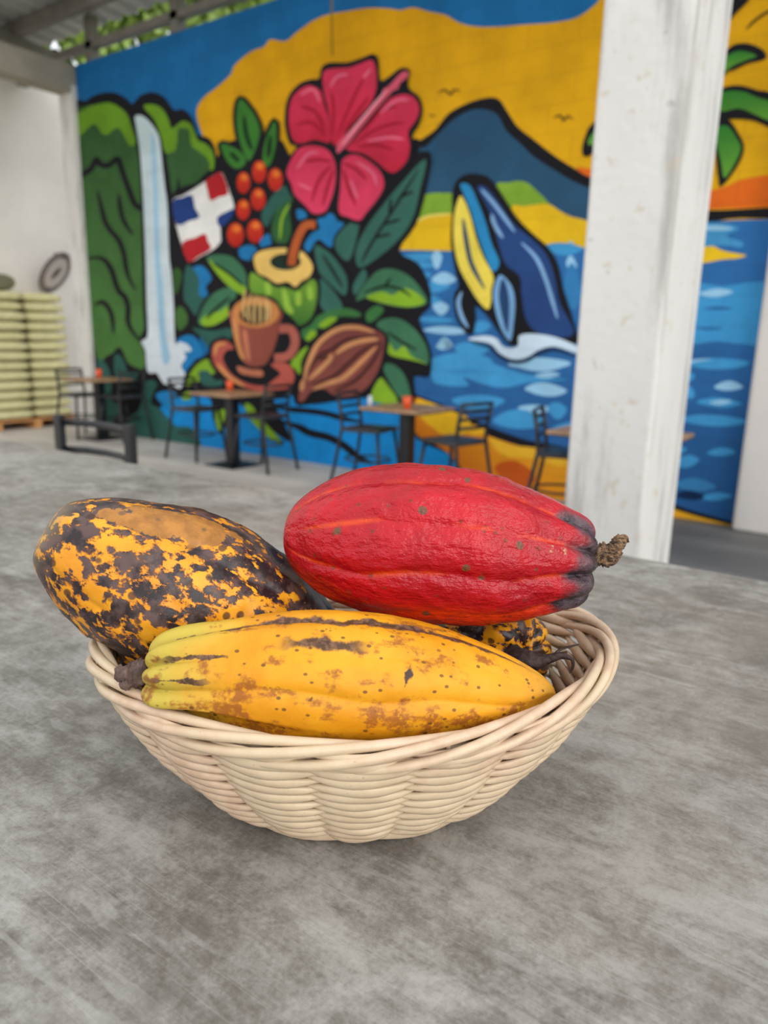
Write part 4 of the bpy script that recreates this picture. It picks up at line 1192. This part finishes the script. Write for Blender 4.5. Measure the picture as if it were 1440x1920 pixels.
# ------------------------------------------------------------------ cacao pods
def pod_mat(kind):
    g = NT(kind + '_pod_skin')
    o = g.obj()
    at_ = g.n('Attribute', {'attribute_name': 'pc'}).outputs['Vector']
    sp = g.n('SeparateXYZ', None, Vector=at_)
    t, th, fur = sp.outputs[0], sp.outputs[1], sp.outputs[2]
    n1 = g.noise(o, 28, 5, 0.6)
    n2 = g.noise(o, 90, 5, 0.62)
    n3 = g.noise(o, 320, 3, 0.6)
    along = g.mapping(o, (18, 70, 70))
    na = g.noise(along, 1.0, 5, 0.62)
    if kind == 'red':
        c = g.mix(g.step(n1, 0.3, 0.72), lin((158, 2, 22)), lin((190, 8, 28)))
        c = g.mix(g.math('MULTIPLY', g.step(fur, 0.42, 0.05), g.step(na, 0.40, 0.62)), c, lin((206, 62, 10)))
        low = g.math('MULTIPLY', g.step(th, -0.10, -0.17), g.step(na, 0.35, 0.6))
        c = g.mix(g.math('MULTIPLY', low, 0.85), c, lin((208, 56, 12)))
        c = g.mix(g.step(n2, 0.60, 0.72, 0, 0.35), c, lin((146, 8, 24)))
        vo = g.n('TexVoronoi', None, Vector=o, Scale=62.0, Randomness=1.0)
        pick = g.step(g.n('SeparateColor', None, Color=vo.outputs['Color']).outputs[0], 0.30, 0.40)
        rad = g.math('MULTIPLY_ADD', n2, 0.16, -0.02)
        spot = g.math('MULTIPLY', g.step(g.math('SUBTRACT', vo.outputs['Distance'], rad), 0.10, 0.05), pick)
        c = g.mix(g.math('MULTIPLY', spot, 0.85), c, lin((92, 70, 46)))
        v2 = g.n('TexVoronoi', None, Vector=o, Scale=170.0, Randomness=1.0)
        p2 = g.step(g.n('SeparateColor', None, Color=v2.outputs['Color']).outputs[1], 0.66, 0.72)
        c = g.mix(g.math('MULTIPLY', g.math('MULTIPLY', g.step(v2.outputs['Distance'], 0.24, 0.14), p2), 0.7), c, lin((110, 46, 26)))
        end = g.step(g.math('MULTIPLY_ADD', g.math('SUBTRACT', n1, 0.5), 0.26, g.math('MULTIPLY_ADD', fur, -0.05, t)), 0.845, 0.915)
        side = g.step(th, 0.19, 0.14)
        end = g.math('MULTIPLY', end, side)
        c = g.mix(end, c, g.mix(g.step(n2, 0.4, 0.6), lin((44, 30, 36)), lin((84, 66, 72))))
        scab = g.math('MULTIPLY', g.step(g.math('ABSOLUTE', g.math('SUBTRACT', t, 0.865)), 0.032, 0.018), g.step(g.math('ABSOLUTE', g.math('SUBTRACT', th, 0.018)), 0.012, 0.005))
        c = g.mix(g.math('MULTIPLY', scab, g.step(g.math('MULTIPLY_ADD', n2, 0.6, g.math('MULTIPLY', n3, 0.4)), 0.47, 0.53)), c, lin((176, 160, 120)))
        rough = g.math('MULTIPLY_ADD', n2, 0.16, g.math('MULTIPLY_ADD', end, 0.18, 0.12))
        h = g.math('MULTIPLY_ADD', n2, 0.8, g.math('MULTIPLY_ADD', n3, 0.08, g.math('MULTIPLY_ADD', n1, 1.6, g.math('MULTIPLY', na, 1.2))))
        return g.out(c, rough, g.bump(h, 0.85, 0.0036), Specular__IOR__Level=0.38)
    if kind == 'yellow':
        c = g.mix(g.step(n1, 0.3, 0.7), lin((206, 134, 12)), lin((222, 156, 28)))
        grn = g.step(g.math('MULTIPLY_ADD', g.math('SUBTRACT', n1, 0.5), 0.25, t), 0.76, 0.97)
        c = g.mix(g.math('MULTIPLY', grn, 0.85), c, lin((182, 168, 70)))
        tip = g.step(g.math('MULTIPLY_ADD', g.math('SUBTRACT', n1, 0.5), 0.2, t), 0.2, 0.02)
        c = g.mix(g.math('MULTIPLY', tip, 0.6), c, lin((184, 134, 50)))
        # reddish-brown rubbed blotches, mostly low on the side
        blot = g.step(g.math('ADD', g.math('MULTIPLY_ADD', na, 0.55, g.math('MULTIPLY', n2, 0.45)), g.math('MULTIPLY', g.step(th, 0.02, -0.13), 0.06)), 0.52, 0.59)
        blot = g.math('MULTIPLY', blot, g.step(t, 0.02, 0.12))
        blot = g.math('MULTIPLY', blot, g.step(n3, 0.30, 0.52))
        c = g.mix(g.math('MULTIPLY', blot, 0.8), c, lin((138, 72, 28)))
        # long dark scars on the upper ridges
        for th0, t0, t1, wd, amp in ((0.150, 0.10, 0.82, 0.017, 0.028), (0.080, 0.50, 0.70, 0.017, 0.03), (0.145, 0.72, 0.97, 0.006, 0.02), (0.05, 0.80, 0.98, 0.006, 0.02), (-0.02, 0.84, 0.99, 0.005, 0.02)):
            dd = g.math('ABSOLUTE', g.math('ADD', g.math('SUBTRACT', th, th0), g.math('MULTIPLY', g.math('SUBTRACT', n1, 0.5), amp * 1.6)))
            mk = g.step(g.math('MULTIPLY_ADD', g.math('SUBTRACT', n2, 0.5), -0.05, dd), wd, wd * 0.45)
            rng = g.math('MULTIPLY', g.step(t, t0 - 0.02, t0 + 0.04), g.step(t, t1 + 0.02, t1 - 0.05))
            mk = g.math('MULTIPLY', mk, rng)
            c = g.mix(g.math('MULTIPLY', mk, 0.92), c, g.mix(g.step(n3, 0.4, 0.6), lin((46, 30, 34)), lin((104, 74, 62))))
        ds = g.math('ADD', g.math('ABSOLUTE', g.math('ADD', g.math('SUBTRACT', t, 0.405), g.math('MULTIPLY', g.math('SUBTRACT', th, 0.02), 0.25))), g.math('ABSOLUTE', g.math('MULTIPLY', g.math('SUBTRACT', th, 0.02), 0.35)))
        c = g.mix(g.step(g.math('MULTIPLY_ADD', g.math('SUBTRACT', n2, 0.5), 0.05, ds), 0.014, 0.009), c, lin((70, 48, 40)))
        # specks
        v2 = g.n('TexVoronoi', None, Vector=g.mapping(o, (0.7, 1, 1)), Scale=260.0, Randomness=1.0)
        p2 = g.step(g.n('SeparateColor', None, Color=v2.outputs['Color']).outputs[1], 0.62, 0.66)
        c = g.mix(g.math('MULTIPLY', g.math('MULTIPLY', g.step(v2.outputs['Distance'], 0.26, 0.15), p2), 0.8), c, lin((84, 52, 26)))
        v3 = g.n('TexVoronoi', None, Vector=g.mapping(o, (0.8, 1, 1)), Scale=120.0, Randomness=1.0)
        p3 = g.step(g.n('SeparateColor', None, Color=v3.outputs['Color']).outputs[1], 0.86, 0.88)
        c = g.mix(g.math('MULTIPLY', g.math('MULTIPLY', g.step(g.math('MULTIPLY_ADD', g.math('SUBTRACT', n3, 0.5), 0.6, v3.outputs['Distance']), 0.17, 0.10), p3), 0.85), c, lin((70, 44, 26)))
        h = g.math('MULTIPLY_ADD', n2, 1.0, g.math('MULTIPLY', n3, 0.2))
        return g.out(c, g.math('MULTIPLY_ADD', n2, 0.2, 0.40), g.bump(h, 0.3, 0.0014), Specular__IOR__Level=0.3)
    # mottled: yellow-orange covered by black blotches
    c = g.mix(g.step(n1, 0.3, 0.7), lin((204, 128, 12)), lin((226, 160, 28)))
    skew = g.mapping(o, (62, 92, 92), (0.2, 0.5, 0.35))
    wv = g.n('VectorMath', {'operation': 'MULTIPLY_ADD'}, _0=g.n('TexNoise', None, Vector=o, Scale=110.0, Detail=3.0).outputs[1], _1=(0.45, 0.45, 0.45), _2=skew).outputs[0]
    big = g.noise(wv, 1.15, 5, 0.66)
    sm = g.noise(wv, 3.6, 4, 0.6)
    vr = g.n('TexVoronoi', {'feature': 'SMOOTH_F1'}, Vector=wv, Scale=1.9, Smoothness=0.25, Randomness=1.0).outputs['Distance']
    v = g.math('MULTIPLY_ADD', big, 0.62, g.math('MULTIPLY_ADD', sm, 0.22, g.math('MULTIPLY_ADD', vr, -0.17, 0.162)))
    if kind == 'mottled':
        dark = g.math('ADD', g.step(g.math('MULTIPLY', t, 1.0), 0.55, 0.98, 0.0, 0.08), g.step(th, 0.08, 0.2, 0.012, 0.05))
        v = g.math('ADD', v, dark)
    rim_ = g.step(v, 0.465, 0.495)
    c = g.mix(g.math('MULTIPLY', rim_, 0.75), c, lin((150, 76, 24)))
    blk = g.step(v, 0.492, 0.512)
    c = g.mix(blk, c, g.mix(g.step(n2, 0.42, 0.62), lin((38, 27, 28)), lin((88, 66, 62))))
    v3 = g.n('TexVoronoi', None, Vector=o, Scale=120.0, Randomness=1.0)
    p3 = g.step(g.n('SeparateColor', None, Color=v3.outputs['Color']).outputs[1], 0.5, 0.55)
    c = g.mix(g.math('MULTIPLY', g.math('MULTIPLY', g.step(v3.outputs['Distance'], 0.32, 0.2), p3), 0.85), c, lin((66, 40, 30)))
    rough = g.math('MULTIPLY_ADD', blk, -0.06, 0.42)
    if kind == 'mottled':
        # smooth tan scar near the tip, on the upper side; grey tip
        dt = g.math('DIVIDE', g.math('SUBTRACT', t, 0.26), 0.19)
        dh = g.math('DIVIDE', g.math('SUBTRACT', g.math('MULTIPLY_ADD', t, -0.06, th), 0.108), 0.042)
        e = g.math('ADD', g.math('MULTIPLY', dt, dt), g.math('MULTIPLY', dh, dh))
        sc = g.step(g.math('MULTIPLY_ADD', g.math('SUBTRACT', n2, 0.5), 3.4, g.math('MULTIPLY_ADD', g.math('SUBTRACT', n1, 0.5), 3.0, e)), 1.0, 0.8)
        tan = g.mix(g.step(n2, 0.35, 0.65), lin((150, 98, 40)), lin((178, 120, 50)))
        tan = g.mix(g.math('MULTIPLY', g.math('MULTIPLY', g.step(v3.outputs['Distance'], 0.30, 0.16), p3), 0.7), tan, lin((92, 70, 52)))
        c = g.mix(sc, c, tan)
        tp = g.step(g.math('MULTIPLY_ADD', g.math('SUBTRACT', n2, 0.5), 0.1, t), 0.06, 0.0)
        c = g.mix(g.math('MULTIPLY', tp, 0.45), c, lin((136, 118, 84)))
    h = g.math('MULTIPLY_ADD', n2, 1.0, g.math('MULTIPLY_ADD', blk, -0.35, g.math('MULTIPLY', n3, 0.2)))
    return g.out(c, rough, g.bump(h, 0.4, 0.0016), Specular__IOR__Level=0.4)


def stalk_mat():
    g = NT('dried_stalk')
    o = g.obj()
    n = g.noise(g.mapping(o, (220, 900, 900)), 1.0, 4, 0.6)
    n2 = g.noise(o, 260, 4, 0.6)
    c = g.mix(g.step(n, 0.35, 0.65), lin((52, 38, 30)), lin((150, 116, 84)))
    c = g.mix(g.step(n2, 0.5, 0.66, 0, 0.7), c, lin((44, 32, 28)))
    return g.out(c, 0.85, g.bump(g.math('ADD', n, n2), 0.8, 0.001))


M['stalk'] = stalk_mat()
M['stalk_dark'] = simple('dark_stalk', (58, 42, 38), 0.7, 0.35, 220, bump=0.5)
M['stalk_grey'] = simple('grey_stalk', (96, 76, 68), 0.85, 0.4, 180, bump=0.6)


def interp(tab, t):
    for i in range(len(tab) - 1):
        if tab[i][0] <= t <= tab[i + 1][0]:
            u = (t - tab[i][0]) / (tab[i + 1][0] - tab[i][0])
            return [tab[i][k] * (1 - u) + tab[i + 1][k] * u for k in range(len(tab[i]))]
    return list(tab[-1])


def make_pod(label, mat, tip, end, R, prof, ridge, lobes, twist, lump, seed, bow, avoid, stage=None):
    """tip and end in world space, R greatest radius; prof is (x fraction, radius fraction)"""
    A = (end - tip)
    Ln = A.length
    ex = A.normalized()
    mid = (tip + end) / 2
    tc = (CAM - mid)
    e1 = (tc - ex * tc.dot(ex)).normalized()
    e2 = ex.cross(e1)
    if e2.z < 0:
        sgn = -1
    else:
        sgn = 1
    e2 = e2 * sgn
    rot = Matrix((ex, e1, e2)).transposed() if sgn > 0 else Matrix((ex, e1, e2)).transposed()
    pr = smooth_open(prof, 6)
    # resample evenly
    acc = [0]
    for i in range(1, len(pr)):
        acc.append(acc[-1] + math.hypot((pr[i][0] - pr[i - 1][0]) * Ln, (pr[i][1] - pr[i - 1][1]) * R))
    NT_, NA = 150, 200
    rows = []
    j = 0
    for k in range(NT_ + 1):
        tg = acc[-1] * k / NT_
        while j < len(acc) - 2 and acc[j + 1] < tg:
            j += 1
        u = (tg - acc[j]) / max(1e-9, acc[j + 1] - acc[j])
        rows.append((pr[j][0] * (1 - u) + pr[j + 1][0] * u, max(0.0, pr[j][1] * (1 - u) + pr[j + 1][1] * u)))
    off = Vector((seed * 13.7, seed * 7.1, seed * 3.3))
    V, AT = [], []
    for t, rr in rows:
        fade = max(0.0, min(1.0, t / 0.10))
        la = max(0.0, min(1.0, (t - 0.80) / 0.18)) ** 1.3
        for q in range(NA):
            th = -math.pi + 2 * math.pi * q / NA
            base = Vector((t * 6, math.cos(th) * 1.3, math.sin(th) * 1.3)) + off
            wob = 0.16 * noise.noise(base * 0.7)
            ph = 5 * (th + twist * (t - 0.5) + wob) + seed
            s1 = abs(math.sin(ph))
            g1 = s1 ** 0.75
            pair = 0.55 + 0.45 * math.cos(ph) * (1 if math.cos(ph) > 0 else 0.4)
            rdg = (g1 - 0.62)
            k = 1 + ridge * (0.35 + 0.65 * fade) * rdg * pair + lobes * la * (g1 - 0.5)
            k += lump * (noise.noise(base * 1.6) * 1.0 + 0.45 * noise.noise(base * 4.2) + 0.22 * noise.noise(base * 9.5))
            r = R * rr * k
            ax = (t - 0.5) * Ln + (lobes * la * (g1 - 0.5) * R * 0.35)
            by = bow * Ln * (1 - (2 * t - 1) ** 2)
            V.append(Vector((ax, r * math.cos(th), r * math.sin(th) + by)))
            AT.append((t, th / (2 * math.pi), g1))
    Rm = rot.to_4x4()
    Rm.translation = mid
    inv = Rm.inverted()
    av = [(inv @ p, r) for p, r in avoid]
    ctr = [Vector(((t - 0.5) * Ln, 0, bow * Ln * (1 - (2 * t - 1) ** 2))) for t, rr in rows]
    # press the soft outline back where it meets rim or neighbours
    reach = R * 1.3 + 0.06
    av = [(p, r) for p, r in av if abs(p.x) < Ln / 2 + 0.03 and math.hypot(p.y, p.z) < reach + r]
    cells = {}
    cs = 0.012
    big = [(p, r) for p, r in av if r > 0.012]
    for p, r in av:
        if r <= 0.012:
            cells.setdefault((int(p.x // cs), int(p.y // cs), int(p.z // cs)), []).append((p, r))
    for i, v in enumerate(V):
        cc_ = ctr[i // NA]
        for _ in range(2):
            cand = list(big)
            kx, ky, kz = int(v.x // cs), int(v.y // cs), int(v.z // cs)
            for a in (-1, 0, 1):
                for b_ in (-1, 0, 1):
                    for c in (-1, 0, 1):
                        cand += cells.get((kx + a, ky + b_, kz + c), [])
            worst, push = 0, None
            for p, r in cand:
                d = (v - p).length
                if r - d > worst:
                    worst, push = r - d, p
            if push is None:
                break
            dr = (cc_ - v)
            v += dr.normalized() * min(worst * 1.15, dr.length * 0.9)
    fs = []
    for i in range(NT_):
        for q in range(NA):
            l = (q + 1) % NA
            fs.append((i * NA + q, i * NA + l, (i + 1) * NA + l, (i + 1) * NA + q))
    if sgn > 0:
        pass
    root = thing('cacao_pod', label, 'cacao pod', mid, 0)
    o = meshobj('pod_body', V, fs, mat, root, True)
    bmx = bmesh.new()
    bmx.from_mesh(o.data)
    bmesh.ops.recalc_face_normals(bmx, faces=bmx.faces[:])
    bmx.to_mesh(o.data)
    bmx.free()
    at_ = o.data.attributes.new('pc', 'FLOAT_VECTOR', 'POINT')
    for i, a in enumerate(AT):
        at_.data[i].vector = a
    o.data.polygons.foreach_set('use_smooth', [True] * len(o.data.polygons))
    o.matrix_local = rot.to_4x4()
    axis = []
    for t, rr in rows[::5]:
        axis.append((Rm @ Vector(((t - 0.5) * Ln, 0, bow * Ln * (1 - (2 * t - 1) ** 2))), R * rr * 1.0))
    # finer chain of spheres
    chain = []
    for i in range(len(axis) - 1):
        for u in (0, 0.5):
            chain.append((axis[i][0].lerp(axis[i + 1][0], u), axis[i][1] * (1 - u) + axis[i + 1][1] * u))
    return root, chain


def stalk(root, pts, rad, m, seed, sides=14, name='stalk', rough=0.22):
    P = [Vector(p) for p in pts]
    sm = smooth_open([tuple(p) + (r,) for p, r in zip(P, rad)], 8)
    mb = MB().tube([s[:3] for s in sm], [s[3] for s in sm], sides)
    off = Vector((seed * 5.1, 0, seed))
    for i, v in enumerate(mb.v):
        ring = i // sides
        c = Vector(sm[min(ring, len(sm) - 1)][:3])
        d = v - c
        v += d * (rough * 2 * noise.noise(v * 420 + off) + rough * noise.noise(v * 900 + off))
    mb.v = [v - root.location for v in mb.v]
    return mb.build(name, m, root, True)


# yellow pod, lying along the front of the basket
yt, ye = at(1040, 1308, 0.374), at(282, 1266, 0.352)
yel, ych = make_pod('long yellow cacao pod with brown scars lying along the front rim', pod_mat('yellow'), yt, ye, 0.0342,
    [(0, 0), (0.002, 0.09), (0.015, 0.21), (0.06, 0.38), (0.15, 0.60), (0.28, 0.82), (0.42, 0.97), (0.55, 1.0), (0.68, 0.95), (0.80, 0.83), (0.90, 0.70), (0.955, 0.60), (0.985, 0.49), (1.0, 0.36), (0.998, 0.22), (0.985, 0.10), (0.975, 0.03)],
    0.075, 0.22, 0.12, 0.018, 1.3, 0.012, RIMPTS + WALLPTS)
stalk(yel, [at(290, 1264, 0.352), at(268, 1262, 0.351), at(248, 1264, 0.350), at(230, 1262, 0.349), at(219, 1250, 0.349)], [0.0062, 0.0066, 0.0058, 0.0042, 0.0015], M['stalk_grey'], 3, rough=0.3)
stalk(yel, [at(244, 1270, 0.349), at(232, 1282, 0.347), at(224, 1284, 0.346)], [0.004, 0.0028, 0.001], M['stalk_grey'], 5, rough=0.3)

# red pod on top
rt, re_ = at(534, 1000, 0.410), at(1101, 1053, 0.402)
red, rch = make_pod('glossy red cacao pod lying on top, with a dry brown stalk', pod_mat('red'), rt, re_, 0.0432,
    [(0, 0), (0.002, 0.12), (0.012, 0.27), (0.045, 0.46), (0.12, 0.68), (0.23, 0.87), (0.36, 0.98), (0.48, 1.0), (0.62, 0.98), (0.75, 0.88), (0.86, 0.73), (0.93, 0.61), (0.975, 0.52), (1.0, 0.40), (0.998, 0.25), (0.98, 0.12), (0.97, 0.03)],
    0.10, 0.15, -0.10, 0.028, 2.1, 0.012, [(p, r * 0.99) for p, r in ych])
stalk(red, [at(1085, 1049, 0.402), at(1100, 1046, 0.402), at(1118, 1041, 0.401), at(1138, 1037, 0.400), at(1152, 1030, 0.399), at(1162, 1018, 0.399), at(1176, 1014, 0.399)], [0.0062, 0.0064, 0.0058, 0.0050, 0.0042, 0.0034, 0.0010], M['stalk'], 9, rough=0.34)
for k, (a, b_, c) in enumerate((((1130, 1052), (1150, 1056), (1168, 1036)), ((1126, 1050), (1138, 1060), (1142, 1064)), ((1150, 1022), (1157, 1008), (1160, 1001)), ((1105, 1030), (1112, 1023), (1116, 1021)), ((1160, 1010), (1172, 1006), (1179, 1017)), ((1140, 1046), (1156, 1046), (1166, 1030)))):
    stalk(red, [at(*a, 0.3985), at(*b_, 0.398), at(*c, 0.398)], [0.0018, 0.0012, 0.0004], M['stalk'], 20 + k, 6, 'stalk_fibre', 0.2)

# mottled pod leaning over the left rim
mt_, me_ = at(84, 994, 0.386), at(622, 1250, 0.446)
mot, mch = make_pod('yellow cacao pod mottled with black blotches, leaning out over the rim', pod_mat('mottled'), mt_, me_, 0.0495,
    [(0, 0), (0.002, 0.18), (0.015, 0.34), (0.06, 0.49), (0.14, 0.655), (0.24, 0.80), (0.38, 0.955), (0.50, 1.0), (0.62, 0.965), (0.74, 0.86), (0.88, 0.66), (0.95, 0.52), (0.99, 0.38), (1.0, 0.25), (0.99, 0.10), (0.98, 0.03)],
    0.05, 0.15, 0.25, 0.026, 3.7, 0.0, RIMPTS + WALLPTS + [(p, r * 0.99) for p, r in ych] + [(p, r * 0.99) for p, r in rch])

# fourth pod, mostly hidden under the red one
ft, fe = at(800, 1200, 0.50), at(990, 1222, 0.425)
fou, fch = make_pod('small orange cacao pod with black blotches, half hidden under the red pod', pod_mat('orange'), ft, fe, 0.029,
    [(0, 0), (0.01, 0.2), (0.06, 0.45), (0.2, 0.8), (0.4, 1.0), (0.6, 1.0), (0.78, 0.93), (0.9, 0.83), (0.96, 0.72), (1.0, 0.52), (1.0, 0.33), (0.98, 0.16), (0.97, 0.03)],
    0.10, 0.22, 0.1, 0.03, 5.2, 0.0, RIMPTS + WALLPTS + [(p, r * 0.99) for p, r in ych] + [(p, r * 0.99) for p, r in rch] + [(p, r * 0.99) for p, r in mch])
stalk(fou, [at(962, 1232, 0.415), at(982, 1238, 0.405), at(1004, 1240, 0.402), at(1026, 1236, 0.400), at(1046, 1230, 0.398), at(1064, 1228, 0.397)], [0.0068, 0.0064, 0.0050, 0.0030, 0.0022, 0.0022], M['stalk_dark'], 31, rough=0.10)
stalk(fou, [at(1058, 1230, 0.397), at(1072, 1236, 0.396), at(1074, 1250, 0.396), at(1068, 1262, 0.396)], [0.0018, 0.0011, 0.0008, 0.0004], M['stalk_dark'], 33, 6, 'stalk_fibre', 0.1)
stalk(fou, [at(1040, 1230, 0.398), at(1050, 1218, 0.398), at(1070, 1212, 0.397), at(1086, 1208, 0.396)], [0.0012, 0.0008, 0.0006, 0.0004], M['stalk_dark'], 34, 6, 'stalk_fibre', 0.1)
